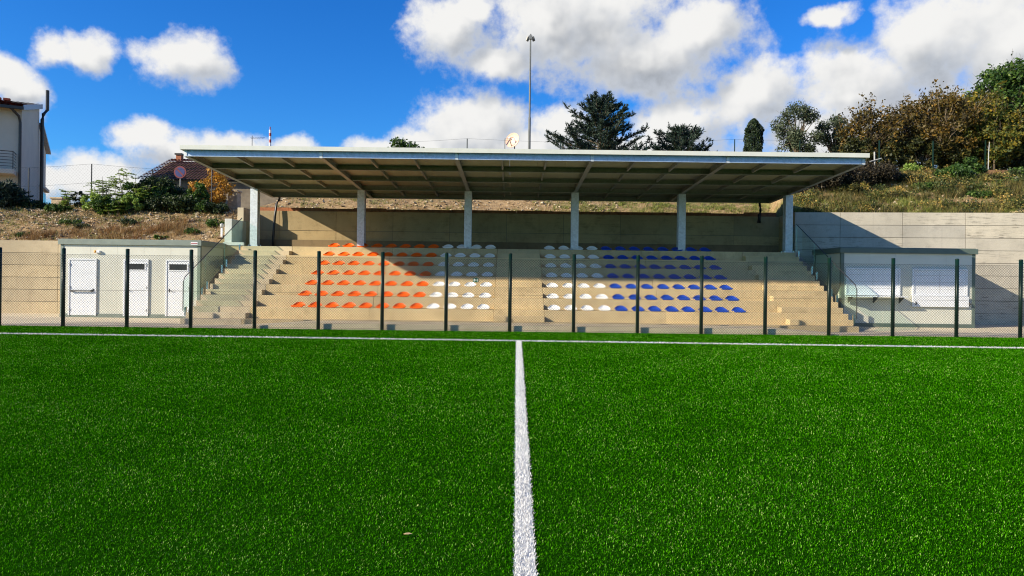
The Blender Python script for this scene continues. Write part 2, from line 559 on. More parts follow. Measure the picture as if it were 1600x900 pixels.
def make_blades():
    rg = np.random.default_rng(11)
    bands = np.geomspace(2.6, FENCE_Y + 0.05, 26)
    Xs, Ys = [], []
    for a, b in zip(bands[:-1], bands[1:]):
        mid = (a + b) / 2
        dens = 10500 * min(1.15, (5 / mid) ** 1.25)
        half = 0.80 * b + 1.8
        n = int(dens * 2 * half * (b - a))
        Xs.append(rg.uniform(-half, half, n))
        Ys.append(rg.uniform(a, b, n))
    X = np.concatenate(Xs)
    Y = np.concatenate(Ys)
    n = len(X)
    ang = rg.uniform(0, 2 * np.pi, n)
    lean = np.abs(rg.normal(0.75, 0.35, n))
    k = (np.maximum(Y, 3.5) / 5) ** 0.55
    length = rg.uniform(0.011, 0.024, n) * np.minimum(k, 1.7)
    w = 0.0024 * k * rg.uniform(0.6, 1.4, n)
    base = np.stack([X, Y, np.full(n, 0.002)], 1)
    side = np.stack([-np.sin(ang), np.cos(ang), np.zeros(n)], 1) * w[:, None]
    up = np.stack([np.cos(ang) * np.sin(lean), np.sin(ang) * np.sin(lean), np.maximum(np.cos(lean), 0.1)], 1) * length[:, None]
    mid = base + up * 0.62
    tip = base + up
    V = np.stack([base, mid + side, tip, mid - side], 1)
    low = (mottle(X, Y) - 0.5) * 0.22
    tone = np.clip(rg.beta(1.0, 1.55, n) + low, 0, 1)
    jit = rg.normal(0, 0.006, n)
    lx = np.abs(X - (LX0 + LK * Y) + jit) < 0.06
    ty = np.abs(Y - (T_A.y + (X - T_A.x) * (T_B.y - T_A.y) / (T_B.x - T_A.x)) + jit) < 0.062
    lx &= (Y < T_A.y - 0.3)
    wh = lx | ty
    o = tri_mesh('turf', V[~wh], tone[~wh], M['blade'], None, 4)
    tag(o, 'short green artificial turf fibres covering the pitch', 'turf', kind='stuff')
    # white fibres stand closer together in the sewn-in lines
    def line(name, cond, label, quad, extra):
        mbq = MB()
        mbq.add(quad, [(0, 1, 2, 3)])
        L = mbq.build(name, M['line_base'])
        tag(L, label, 'pitch line', kind='structure')
        VV = np.concatenate([V[cond], extra])
        f = tri_mesh('fibre', VV, rg.random(len(VV)), M['blade_white'], L, 4)
        f['kind'] = 'stuff'
    def more(xs, ys, ks):
        m = len(xs)
        an = rg.uniform(0, 2 * np.pi, m)
        le = np.abs(rg.normal(0.75, 0.35, m))
        bs = np.stack([xs, ys, np.full(m, 0.005)], 1)
        sd_ = np.stack([-np.sin(an), np.cos(an), np.zeros(m)], 1) * (0.0022 * ks * rg.uniform(.7, 1.4, m))[:, None]
        tp = bs + np.stack([np.cos(an) * np.sin(le), np.sin(an) * np.sin(le), np.maximum(np.cos(le), .1)], 1) * (rg.uniform(.018, .034, m) * np.minimum(ks, 1.6))[:, None]
        md = bs * .4 + tp * .6
        return np.stack([bs, md + sd_, tp, md - sd_], 1)
    m = 26000
    ys = 2.6 + 15.5 * rg.random(m) ** 1.5
    ex = more(LX0 + LK * ys + rg.uniform(-.062, .062, m) , ys, (np.maximum(ys, 3.5) / 5) ** .62)
    y1 = touch_y(0.2) - 0.062
    line('halfway_line', lx, 'white halfway line running from the bottom edge up to the touchline',
         [(LX0 - LK * 40 - .058, -40, .004), (LX0 - LK * 40 + .058, -40, .004), (line_x(y1) + .058, y1, .004), (line_x(y1) - .058, y1, .004)], ex)
    m = 14000
    xs = rg.uniform(-18, 18, m)
    ex = more(xs, touch_y(xs) + rg.uniform(-.062, .062, m), np.full(m, 2.1))
    line('touchline', ty, 'white touchline running across the pitch in front of the mesh fence',
         [(-50, touch_y(-50) - .06, .0045), (50, touch_y(50) - .06, .0045), (50, touch_y(50) + .06, .0045), (-50, touch_y(-50) + .06, .0045)], ex)


make_blades()

# fallen leaf lying on the turf
p = P(637, 841, 1.63 * F / (841 - 437 + 2))
mb = MB()
pts = [(-.026, 0), (-.012, .011), (.008, .013), (.03, .002), (.008, -.010), (-.012, -.009)]
mb.add([(a, b, .006 + 0.25 * abs(b)) for a, b in pts] + [(a, b, .004 + 0.25 * abs(b)) for a, b in pts],
       [tuple(range(6)), tuple(range(11, 5, -1))] + [(i, i + 6, (i + 1) % 6 + 6, (i + 1) % 6) for i in range(6)])
lf = mb.build('fallen_leaf', simple('dry leaf', (0.50, 0.36, 0.18), 0.7))
lf.location = (p.x, p.y, 0.022)
tag(lf, 'small dry tan leaf lying on the turf left of the halfway line', 'leaf')

# ------------------------------------------------------------------ walkway behind the fence
mb = MB()
mb.box(-70, 70, FENCE_Y + 0.12, 32.0, -0.2, 0.012)
walk = mb.build('walkway', M['path'])
tag(walk, 'pale concrete walkway between the mesh fence and the grandstand', 'walkway', kind='structure')

mb = MB()
mb.prism([(-9.2, 0.013), (10.4, 0.013), (8.2, 0.185), (-6.6, 0.185)], FENCE_Y + 0.125, Y0K, 'y')
kerb = mb.build('raised_walkway', M['path'])
tag(kerb, 'low raised concrete walkway with a kerb face along the foot of the grandstand', 'walkway', kind='structure')

# ------------------------------------------------------------------ terrain behind
def sstep(a, b, x):
    t = min(1.0, max(0.0, (x - a) / (b - a)))
    return t * t * (3 - 2 * t)


def wing_y(x):
    return 29.3 - (x - 11.96) * 0.095


def hill_front(x):
    l, c, r = 28.75, 31.28, wing_y(max(x, 12)) + 0.28
    y = l + (c - l) * sstep(-11.93, -11.72, x)
    return y + (r - c) * sstep(12.0, 12.24, x)


def hill_base(x):
    return 2.93 + (4.50 - 2.93) * sstep(-11.95, -11.72, x)


def hill_h(x, y):
    f, hb = hill_front(x), hill_base(x)
    top = 5.0 + 2.65 * sstep(-13, -5, x)
    s = max(0.0, y - f)
    rise = top - hb
    Lr = rise / 0.46
    t = s / Lr
    h = hb + rise * t / (1 + t ** 4) ** 0.25 + 0.02 * s
    k = min(1.0, s / 0.8)
    v = Vector((x, y, 0))
    h += k * (0.22 * mnoise.noise(v * 0.45) + 0.12 * mnoise.noise(v * 1.3) + 0.05 * mnoise.noise(v * 3.7))
    return h


def earth_mat():
    m, g, b = new_mat('earth bank')
    geo = g.n('ShaderNodeNewGeometry')
    p = geo.outputs['Position']
    sp = g.n('ShaderNodeSeparateXYZ')
    g.L.new(p, sp.inputs[0])
    n1 = g.noise(p, 0.8, 6, 0.65)
    n2 = g.noise(p, 5.5, 6, 0.7)
    n3 = g.noise(p, 24, 4, 0.7)
    a = g.mix(g.rng(n2, 0.3, 0.7, 0, 1), (0.20, 0.125, 0.058, 1), (0.44, 0.31, 0.165, 1))
    a = g.mix(g.rng(n3, 0.52, 0.72, 0, 0.8), a, (0.50, 0.42, 0.29, 1))
    a = g.mix(g.rng(n3, 0.44, 0.30, 0, 0.8), a, (0.09, 0.055, 0.028, 1))
    green = g.m('MULTIPLY', g.rng(g.m('ADD', n1, g.m('MULTIPLY', g.rng(sp.outputs[0], -4, 14, 0, 1), 0.16)), 0.55, 0.72, 0, 1), 0.75)
    a = g.mix(green, a, g.mix(n2, (0.05, 0.075, 0.016, 1), (0.15, 0.16, 0.045, 1)))
    g.L.new(a, b.inputs['Base Color'])
    b.inputs['Roughness'].default_value = 0.95
    b.inputs['Specular IOR Level'].default_value = 0.1
    bn = g.n('ShaderNodeBump', {'Strength': 0.8, 'Distance': 0.08})
    g.L.new(g.m('ADD', n2, g.m('MULTIPLY', n3, 0.5)), bn.inputs['Height'])
    g.L.new(bn.outputs[0], b.inputs['Normal'])
    return m


M['earth'] = earth_mat()
xs = sorted(set([round(-60 + 0.5 * i, 3) for i in range(241)] + [-11.94, -11.88, -11.82, -11.76, -11.70, 12.06, 12.12, 12.18, 12.24]))
ts = [0, .15, .3, .5, .75] + [1 + .33 * i for i in range(34)] + [12.6 + 1.2 * i for i in range(14)] + [34, 45, 70, 120, 200]
vs, fs = [], []
for x in xs:
    f = hill_front(x)
    for t in ts:
        vs.append((x, f + t, hill_h(x, f + min(t, 45)) if t > 0 else hill_base(x)))
nt = len(ts)
for i in range(len(xs) - 1):
    for j in range(nt - 1):
        a = i * nt + j
        fs.append((a, a + nt, a + nt + 1, a + 1))
me = bpy.data.meshes.new('hillside')
me.from_pydata(vs, [], fs)
me.polygons.foreach_set('use_smooth', [True] * len(me.polygons))
hill = link('hillside', me, M['earth'])
tag(hill, 'stony earth bank rising behind the retaining walls', 'hillside', kind='structure')
# flat land far out so that the ground reaches the horizon
mb = MB()
mb.add([(-900, -900, -0.25), (900, -900, -0.25), (900, 900, -0.25), (-900, 900, -0.25)], [(0, 1, 2, 3)])
gr = mb.build('ground', M['earth'])
tag(gr, 'bare ground around the sports field', 'ground', kind='structure')

# ------------------------------------------------------------------ retaining walls with formwork panels
def panel_wall(name, label, p0, p1, z0, z1, rows_from, ph, pw, mat, thick=0.28, phase=0.0):
    """wall between two ground points; panels are proud of a recessed core"""
    p0, p1 = Vector(p0), Vector(p1)
    d = p1 - p0
    L = d.length
    ang = math.atan2(d.y, d.x)
    w = thing(name, label, 'wall', (p0.x, p0.y, 0), ang)
    MB().box(0.0, L, 0.02, thick, z0 - 0.1, z1 - 0.01).build('core', M['joint'], w)
    zs = []
    z = z1
    while z > max(z0, rows_from):
        zs.append((max(z - ph, z0), z))
        z -= ph
    cuts = [0.0]
    c = phase if phase > 0.05 else pw
    while c < L - 0.05:
        cuts.append(c)
        c += pw
    cuts.append(L)
    gp = 0.009
    for r, (a, b) in enumerate(zs):
        for i in range(len(cuts) - 1):
            u0, u1 = cuts[i] + gp, cuts[i + 1] - gp
            off = random.uniform(-0.004, 0.004)
            bz = b - gp if r else b
            MB().box(u0, u1, off, 0.06, a + gp, bz).build('panel', mat, w)
    MB().box(0, L, 0.004, thick + 0.004, z1 + 0.001, z1 + 0.012).build('top_screed', mat, w)
    return w


panel_wall('retaining_wall', 'tall grey concrete retaining wall behind the right kiosk', (11.96, 29.3), (23.5, wing_y(23.5)), 0.0, 4.62, 0.0, 0.52, 2.5, M['wall_r'], phase=1.85)
panel_wall('retaining_wall', 'low tan concrete retaining wall left of the changing hut', (-25, 28.45), (-11.87, 28.45), 0.0, 3.0, 0.0, 0.5, 2.5, M['wall_l'], phase=1.3)
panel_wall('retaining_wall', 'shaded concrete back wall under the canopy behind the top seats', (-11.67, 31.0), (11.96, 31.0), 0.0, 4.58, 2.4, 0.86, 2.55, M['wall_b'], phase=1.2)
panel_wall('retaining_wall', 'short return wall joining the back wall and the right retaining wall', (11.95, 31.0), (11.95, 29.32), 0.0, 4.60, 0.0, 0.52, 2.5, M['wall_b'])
# walls at the head of the left stair, running back from the stairs
t = thing('stair_head_wall', 'low pale concrete wall end at the top of the left stairs', 'wall', (0, 0, 0))
MB().box(-11.86, -11.56, 28.47, 30.0, 0.0, 4.0).build('wall_body', M['slab'], t, bevel=0.012)
t = thing('stair_head_wall', 'taller pale concrete wall end beside the leftmost canopy column', 'wall', (0, 0, 0))
MB().box(-11.95, -11.68, 30.01, 31.3, 0.0, 4.62).build('wall_body', concrete('pale wall concrete', (.56, .48, .34), (.34, .27, .18), stain=.3), t, bevel=0.012)
# terracotta edging on the back wall
t = thing('earth_edging', 'terracotta coloured edging strip along the top of the back wall', 'edging', (0, 31.3, 4.5))
for i in range(16):
    x0 = -11.6 + i * 1.47
    MB().box(x0 + .005, x0 + 1.465, -.05, .03, -.05, .27 + random.uniform(-.03, .04)).build('board', M['terracotta'], t)

# ------------------------------------------------------------------ grandstand
SX0, SX1 = -11.05, 11.6
TR, TD, Z0, Y0 = 0.383, 0.75, 0.20, 23.04
AISLES = [(SX0, -9.0, 'tier_grey'), (-0.62, 1.13, 'tier'), (9.42, SX1, 'tier')]
stand = thing('grandstand', 'stepped concrete grandstand with eight tiers under the canopy', 'grandstand', (0, Y0, 0))


def tier_y(k):
    return Y0 + TD * k


def tier_z(k):
    return Z0 + TR * k


for k in range(8):
    y0 = tier_y(k)
    y1 = 31.0 if k == 7 else tier_y(k + 1) + 0.03
    z0 = 0.0 if k == 0 else tier_z(k - 1) - 0.03
    # each tier poured in bays with fine joints
    cuts = [SX0, -9.0, -4.9, -0.62, 1.13, 5.3, 9.42, SX1]
    for i in range(len(cuts) - 1):
        m_ = M['tier_grey'] if i == 0 else M['tier']
        MB().box(cuts[i] + (0.004 if i else 0), cuts[i + 1] - 0.004, y0 - Y0, y1 - Y0, z0, tier_z(k)).build('tier', m_, stand, bevel=0.008)
for k in range(7):
    for a, b, mk in AISLES:
        yb = tier_y(k + 1)
        MB().box(a + 0.012, b - 0.012, yb - 0.375 - Y0, yb - Y0 - 0.003, tier_z(k) + 0.002, tier_z(k) + TR / 2).build('half_step', M[mk], stand, bevel=0.006)
# landing at the head of the left stairs
t = thing('stair_landing', 'pale landing slab at the top of the left stairs', 'landing', (0, 0, 0))
MB().box(-11.5, 11.9, 30.90 - Y0, 30.97 - Y0, 2.89, 3.30).build('plinth', concrete('damp plinth', (.20, .15, .09), (.09, .07, .045), stain=.6), stand)
MB().box(-11.86, SX0 - 0.01, 28.40, 31.0, 0.0, 2.90).build('landing_wall', M['tier'], t)
MB().box(-11.88, SX0 + 0.02, 28.36, 28.46, 2.905, 3.03).build('kerb', M['slab'], t)

# ------------------------------------------------------------------ seats
def seat_mesh():
    prof = [(0.000, 0.015), (0.004, 0.045), (0.03, 0.062), (0.12, 0.048), (0.22, 0.05), (0.29, 0.068), (0.33, 0.10), (0.355, 0.145), (0.365, 0.175), (0.36, 0.187)]
    W, nu = 0.225, 14
    top, bot = [], []
    for j, (py, pz) in enumerate(prof):
        for i in range(nu + 1):
            u = -1 + 2 * i / nu
            arch = max(0.0, 1 - abs(u) ** 2.3)
            f = max(0.0, (pz - 0.06) / 0.18) if j >= 5 else 0
            z = pz if j < 5 else 0.062 + (pz - 0.062) * (0.06 + 0.94 * arch)
            y = py - 0.13 * (u * u) * (j / (len(prof) - 1))
            wx = W * (1 - 0.10 * (1 - min(1, j / 3)) )
            top.append((u * wx, y, z + 0.018 * abs(u) ** 3 * (1 if j < 5 else 0.4)))
    n = nu + 1
    nm = len(prof)
    for (x, y, z) in top:
        bot.append((x * 0.985, y + 0.006, max(0.004, z - 0.012)))
    fs = []
    N = len(top)
    for j in range(nm - 1):
        for i in range(nu):
            a = j * n + i
            fs.append((a, a + 1, a + n + 1, a + n))
            fs.append((N + a, N + a + n, N + a + n + 1, N + a + 1))
    rim = [i for i in range(n)] + [j * n + nu for j in range(1, nm)] + [(nm - 1) * n + i for i in range(nu - 1, -1, -1)] + [j * n for j in range(nm - 2, 0, -1)]
    for q in range(len(rim)):
        a, b = rim[q], rim[(q + 1) % len(rim)]
        fs.append((a, a + N, b + N, b))
    mb = MB().add(top + bot, fs)
    # moulded foot under the pan
    mb.box(-0.13, 0.13, 0.07, 0.24, 0.0, 0.036)
    return mb


smb = seat_mesh()
seat_me = {}
for k_, mk in (('orange', 'seat_o'), ('white', 'seat_w'), ('blue', 'seat_b')):
    me = smb.mesh('seat_' + k_, smooth=True)
    me.materials.append(M[mk])
    seat_me[k_] = me
ORD = ['first', 'second', 'third', 'fourth', 'fifth', 'sixth', 'seventh', 'eighth', 'ninth', 'tenth', 'eleventh', 'twelfth']
ROW = ['lowest', 'second lowest', 'third lowest', 'middle', 'third highest', 'second highest', 'top']
for k in range(1, 8):
    for side in (0, 1):
        for i in range(12):
            if side == 0:
                c = 'orange' if i < 8 else 'white'
                x = -7.42 + i * 0.586 + 0.012 * (k - 1)
                pos = ORD[i]
            else:
                c = 'white' if i < 4 else 'blue'
                x = 1.47 + i * 0.584 + 0.010 * (k - 1)
                pos = ORD[i]
            o = link('stadium_seat', seat_me[c])
            o.location = (x + random.uniform(-.006, .006), tier_y(k) + 0.10 + random.uniform(-.008, .008), tier_z(k) + 0.001)
            o.rotation_euler = (random.uniform(-.012, .012), random.uniform(-.012, .012), random.uniform(-.04, .04))
            tag(o, '%s plastic seat, %s from the left in the %s row, %s block' % (c, pos, ROW[k - 1], ('left', 'right')[side]),
                'seat', '%s seats on the grandstand' % c)

# exit sign on a riser
t = thing('exit_sign', 'small green exit sign with white figure below the middle white seats', 'sign', (-1.37, tier_y(4) - 0.012, 1.60))
MB().box(-.10, .10, 0, .008, -.075, .075).build('plate', M['green_sign'], t)
mb = MB()
mb.box(-.075, -.03, -.003, -.0005, -.05, .05)
mb.prism([(.0, .02), (.05, .0), (.0, -.02)], -.003, -.0005, 'y')
mb.box(-.02, .0, -.003, -.0005, -.008, .008)
mb.box(.055, .08, -.003, -.0005, -.05, .05)
mb.build('pictogram', M['white'], t)

# ------------------------------------------------------------------ canopy
COLX = [-10.71 + 4.428 * i for i in range(6)]
COL_Y = 28.72
RF, RB = 22.57, 30.9           # front and rear of the roof frame
def under(y):                  # underside of the rafters
    return 5.53 - 0.0425 * (y - RF)
canopy = thing('stand_canopy', 'galvanised steel cantilever canopy roof over the grandstand', 'canopy', (0, 0, 0))
RD = 0.205                      # rafter depth
for i, x in enumerate(COLX):
    zt = under(COL_Y) - 0.003
    zb = tier_z(7)
    mb = MB()
    mb.box(x - .15, x + .15, COL_Y - .15, COL_Y - .132, zb + .022, zt)
    mb.box(x - .15, x + .15, COL_Y + .132, COL_Y + .15, zb + .022, zt)
    mb.box(x - .006, x + .006, COL_Y - .132, COL_Y + .132, zb + .022, zt)
    c_ = mb.build('column', M['galv'], canopy)
    MB().box(x - .22, x + .22, COL_Y - .22, COL_Y + .22, zb + .001, zb + .02).build('base_plate', M['galv'], c_)
    for sx in (-.18, .18):
        for sy in (-.18, .18):
            MB().tube([(x + sx, COL_Y + sy, zb + .02), (x + sx, COL_Y + sy, zb + .075)], .016, 6).build('anchor_bolt', M['chrome'], c_)
    # rafter: I section following the slope
    mb = MB()
    def seg(xa, xb, oa, ob):
        ya, yb = RF + 0.07, RB
        poly = [(ya, under(ya) + oa), (yb, under(yb) + oa), (yb, under(yb) + ob), (ya, under(ya) + ob)]
        mb.prism(poly, xa, xb, 'x')
    seg(x - .075, x + .075, 0, .014)
    seg(x - .075, x + .075, RD - .014, RD)
    seg(x - .005, x + .005, .014, RD - .014)
    mb.build('rafter', M['galv_shade'], canopy)
    # front joint plate
    MB().box(x - .05, x + .05, RF - .018, RF - .003, under(RF) - .01, under(RF) + RD + .01).build('joint_plate', M['galv'], canopy)
for i in range(5):
    xa, xb = COLX[i] + (.056 if i else .006), COLX[i + 1] - .056
    # front channel beam
    z = under(RF)
    mb = MB()
    mb.box(xa, xb, RF, RF + .012, z + .01, z + RD - .012)
    mb.box(xa, xb, RF - .06, RF + .012, z - .004, z + .01)
    mb.box(xa, xb, RF - .06, RF + .012, z + RD - .012, z + RD)
    mb.build('front_beam', M['galv_front'], canopy)
    for y, dp in ((RF + 2.05, .19), (RF + 4.1, .19), (COL_Y - .0, .2), (RB - .1, .2)):
        z = under(y) + RD - .003
        mb = MB()
        xa2, xb2 = COLX[i] + .01, COLX[i + 1] - .01
        mb.box(xa2, xb2, y, y + .008, z - dp, z)
        mb.box(xa2, xb2, y - .09, y - .001, z - dp, z - dp + .01)
        mb.box(xa2, xb2, y - .09, y - .001, z - .01, z)
        mb.build('purlin', M['galv_shade'], canopy)
    for q in (1, 2):
        x = COLX[i] + 4.428 * q / 3
        mb = MB()
        ys_ = [RF + .02, RF + 1.95, RF + 2.07, RF + 4.0, RF + 4.12, COL_Y - .1, COL_Y + .02, RB - .2]
        for a, b in zip(ys_[0::2], ys_[1::2]):
            poly = [(a, under(a) + RD - .13), (b, under(b) + RD - .13), (b, under(b) + RD - .006), (a, under(a) + RD - .006)]
            mb.prism(poly, x - .03, x + .03, 'x')
        mb.build('secondary_beam', M['galv_shade'], canopy)
# sandwich panels, ribs on top
xl, xr = COLX[0] - .10, COLX[-1] + .10
npan = 23
pwid = (xr - xl) / npan
for i in range(npan):
    a = xl + i * pwid
    mb = MB()
    ya, yb = RF - .13, RB + .12
    z = RD + .004
    poly = [(ya, under(ya) + z), (yb, under(yb) + z), (yb, under(yb) + z + .07), (ya, under(ya) + z + .07)]
    mb.prism(poly, a + .003, a + pwid - .003, 'x')
    for r in (.25, .5, .75, 0.02):
        poly2 = [(ya, under(ya) + z + .071), (yb, under(yb) + z + .071), (yb, under(yb) + z + .105), (ya, under(ya) + z + .105)]
        mb.prism(poly2, a + pwid * r, a + pwid * r + .04, 'x')
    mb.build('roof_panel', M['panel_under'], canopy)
MB().box(xl - .02, xr + .02, RF - .16, RF - .135, under(RF) + RD - .005, under(RF) + RD + .135).build('front_flashing', M['fascia'], canopy)
for s, x in ((-1, xl), (1, xr)):
    mb = MB()
    poly = [(RF - .13, under(RF - .13) + RD - .01), (RB + .12, under(RB) + RD - .01), (RB + .12, under(RB) + RD + .13), (RF - .13, under(RF) + RD + .13)]
    mb.prism(poly, x + s * .004, x + s * .018, 'x')
    mb.build('side_flashing', M['fascia'], canopy)
# gutter at the back
mb = MB()
z = under(RB) + RD - .05
mb.box(xl, xr, RB + .125, RB + .3, z - .12, z - .11)
mb.box(xl, xr, RB + .125, RB + .135, z - .11, z + .05)
mb.box(xl, xr, RB + .29, RB + .3, z - .11, z + .05)
mb.build('gutter', M['galv'], canopy)
for x, s in ((-10.5, 1), (11.1, 1)):
    zt = under(RB) + RD - .17
    zb = 2.95 if x < 0 else 4.3
    MB().tube([(x, RB + .2, zt), (x, RB + .15, zt - .12), (x - .05, RB - .05, zt - .3), (x - .1, RB - .1, zt - .9), (x - .16, RB - .12, zb + .35), (x - .16, RB - .12, zb)], .055, 10).build('downpipe', M['black'], canopy, smooth=True)

# ------------------------------------------------------------------ glass balustrades on the stair sides
def balustrade(label, x, s):
    t = thing('glass_balustrade', label, 'balustrade', (x, 0, 0))
    spans = [(23.30, 24.95), (24.97, 26.62), (26.64, 28.30)]
    def fl(y):
        return Z0 + (y - Y0) * TR / TD
    for i, (a, b) in enumerate(spans):
        lo_a, lo_b = fl(a) + .06, fl(b) + .06
        hi_a, hi_b = fl(a) + 1.16, fl(b) + 1.12
        if i == 0:
            poly = [(a, lo_a), (b, lo_b), (b, hi_b), (a + .12, hi_a + .02), (a, hi_a - .1)]
        else:
            poly = [(a, lo_a), (b, lo_b), (b, hi_b), (a, hi_a)]
        MB().prism(poly, -.008, .008, 'x').build('pane', M['glass'], t)
        for yy in (a + .2, b - .2):
            zf = fl(yy)
            MB().box(-.03, .03, yy - .04, yy + .04, zf - .16, zf + .14).build('clamp', M['chrome'], t)
    mb = MB()
    a, b = spans[0][0] + .12, spans[-1][1]
    mb.tube([(0, spans[0][0], fl(a) + .06), (0, spans[0][0], fl(a) + 1.03), (0, a, fl(a) + 1.20), (0, b, fl(b) + 1.14)], .016, 6)
    mb.build('edge_rail', M['dark'], t)
    MB().box(-.006, .006, 28.31, 29.6, fl(28.3) - .02, fl(28.3) + 1.05).build('pane', M['glass'], t)


balustrade('glass balustrade along the outer side of the left stairs', SX0 - 0.03, -1)
balustrade('glass balustrade along the outer side of the right stairs', SX1 + 0.03, 1)

# ------------------------------------------------------------------ huts
def hut(name, label, cat, x0, x1, y0, y1, h, trim, floor=0.012):
    t = thing(name, label, cat, ((x0 + x1) / 2, y0, floor))
    cx = (x0 + x1) / 2
    a, b = x0 - cx, x1 - cx
    d = y1 - y0
    n = 5
    for i in range(n):
        u0, u1 = a + .12 + (b - a - .24) * i / n, a + .12 + (b - a - .24) * (i + 1) / n
        MB().box(u0 + .002, u1 - .002, .02, .07, .14, h - .20).build('wall_panel', M['shed_wall'], t)
    for i in range(2):
        v0, v1 = .12 + (d - .24) * i / 2, .12 + (d - .24) * (i + 1) / 2
        MB().box(a + .02, a + .07, v0 + .002, v1 - .002, .14, h - .2).build('side_panel', M['shed_wall'], t)
        MB().box(b - .07, b - .02, v0 + .002, v1 - .002, .14, h - .2).build('side_panel', M['shed_wall'], t)
    MB().box(a + .02, b - .02, d - .07, d - .02, .14, h - .2).build('back_panel', M['shed_wall'], t)
    for sx in (a, b - .12):
        for sy in (0, d - .12):
            MB().box(sx, sx + .12, sy, sy + .12, .02, h - .2).build('corner_post', trim, t, bevel=.006)
    MB().box(a - .004, b + .004, -.004, d + .004, 0, .14).build('plinth', trim, t)
    r = MB().box(a - .06, b + .06, -.06, d + .06, h - .199, h).build('roof_cap', trim, t, bevel=.01)
    MB().box(a, b, 0, d, h + .001, h + .02).build('roof_sheet', trim, r)
    return t


HL = hut('changing_hut', 'cream prefabricated hut with three white doors left of the stand', 'hut', -17.13, -11.82, 26.2, 28.40, 2.95, M['shed_trim_l'])
HLX = (-17.13 - 11.82) / 2


def frame(mb, x0, x1, z0, z1, w, y0, y1, bottom=True):
    mb.box(x0, x0 + w, y0, y1, z0, z1)
    mb.box(x1 - w, x1, y0, y1, z0, z1)
    mb.box(x0 + w, x1 - w, y0, y1, z1 - w, z1)
    if bottom:
        mb.box(x0 + w, x1 - w, y0, y1, z0, z0 + w)
    return mb


for i, (xa, xb) in enumerate(((108, 152), (194, 233), (260, 299))):
    sc_ = 26.2 / F
    x0, x1 = (xa - 800) * sc_ - HLX, (xb - 800) * sc_ - HLX
    x0 -= 0.02
    x1 -= 0.02
    z0, z1 = .07, 2.22
    d = MB().box(x0 + .06, x1 - .06, -.012, .018, z0 + .01, z1 - .06).build('door', M['white'], HL, bevel=.004)
    if i == 0:
        d['label'] = 'wide white door with a dark panic bar'
    frame(MB(), x0, x1, z0, z1, .055, -.03, .018, False).build('frame', M['white'], d)
    if i:
        wx0, wx1 = x0 + .14, x1 - .14
        MB().box(wx0, wx1, -.022, -.0125, 1.83, 2.05).build('pane', M['black'], d)
        frame(MB(), wx0 - .04, wx1 + .04, 1.79, 2.09, .039, -.03, -.0125).build('pane_frame', M['white'], d)
        hx = x0 + .14
        mb = MB().tube([(hx, -.012, 1.06), (hx, -.06, 1.06), (hx + .13, -.06, 1.03)], .012, 6)
        mb.box(hx - .02, hx + .02, -.018, -.0125, .98, 1.12)
        mb.build('handle', M['dark'], d)
        MB().box(x0 + .075, x1 - .075, -.015, -.0125, 1.045, 1.055).build('groove', M['pole'], d)
    else:
        mb = MB().tube([(x0 + .12, -.08, 1.0), (x1 - .16, -.08, 1.0)], .022, 8)
        mb.box(x0 + .10, x0 + .15, -.09, -.0125, .97, 1.03)
        mb.box(x1 - .19, x1 - .13, -.09, -.0125, .97, 1.03)
        mb.build('panic_bar', M['dark'], d)
        MB().box(x1 - .14, x1 - .09, -.03, -.0125, 1.0, 1.09).build('lock', M['dark'], d)
    for hz in (.25, 1.1, 1.95):
        hxx = x0 + .045 if i == 0 else x1 - .07
        MB().box(hxx, hxx + .025, -.042, -.0302, hz, hz + .09).build('hinge', M['pole'], d)
t = thing('wall_lamp', 'small white bulkhead lamp with orange cap above the leftmost door', 'lamp', (-15.72, 26.22, 2.50))
MB().box(-.02, .12, -.09, -.001, -.045, .045).build('housing', M['white'], t, bevel=.015)
MB().tube([(-.02, -.05, 0), (-.09, -.06, .01), (-.1, -.06, .01)], [.045, .05, .02], 10).build('cap', M['orange_lamp'], t, smooth=True)
t = MB().box(-.13, .13, -.008, -.001, -.05, .05)
o = t.build('label_plate', M['white'])
o.location = (-12.03, 26.138, 2.86)
tag(o, 'small white and red plate on the roof edge of the left hut', 'plate')
MB().box(-.12, .12, -.011, -.0085, -.015, .015).build('red_stripe', M['red'], o)
tag(bpy.data.objects['red_stripe'])

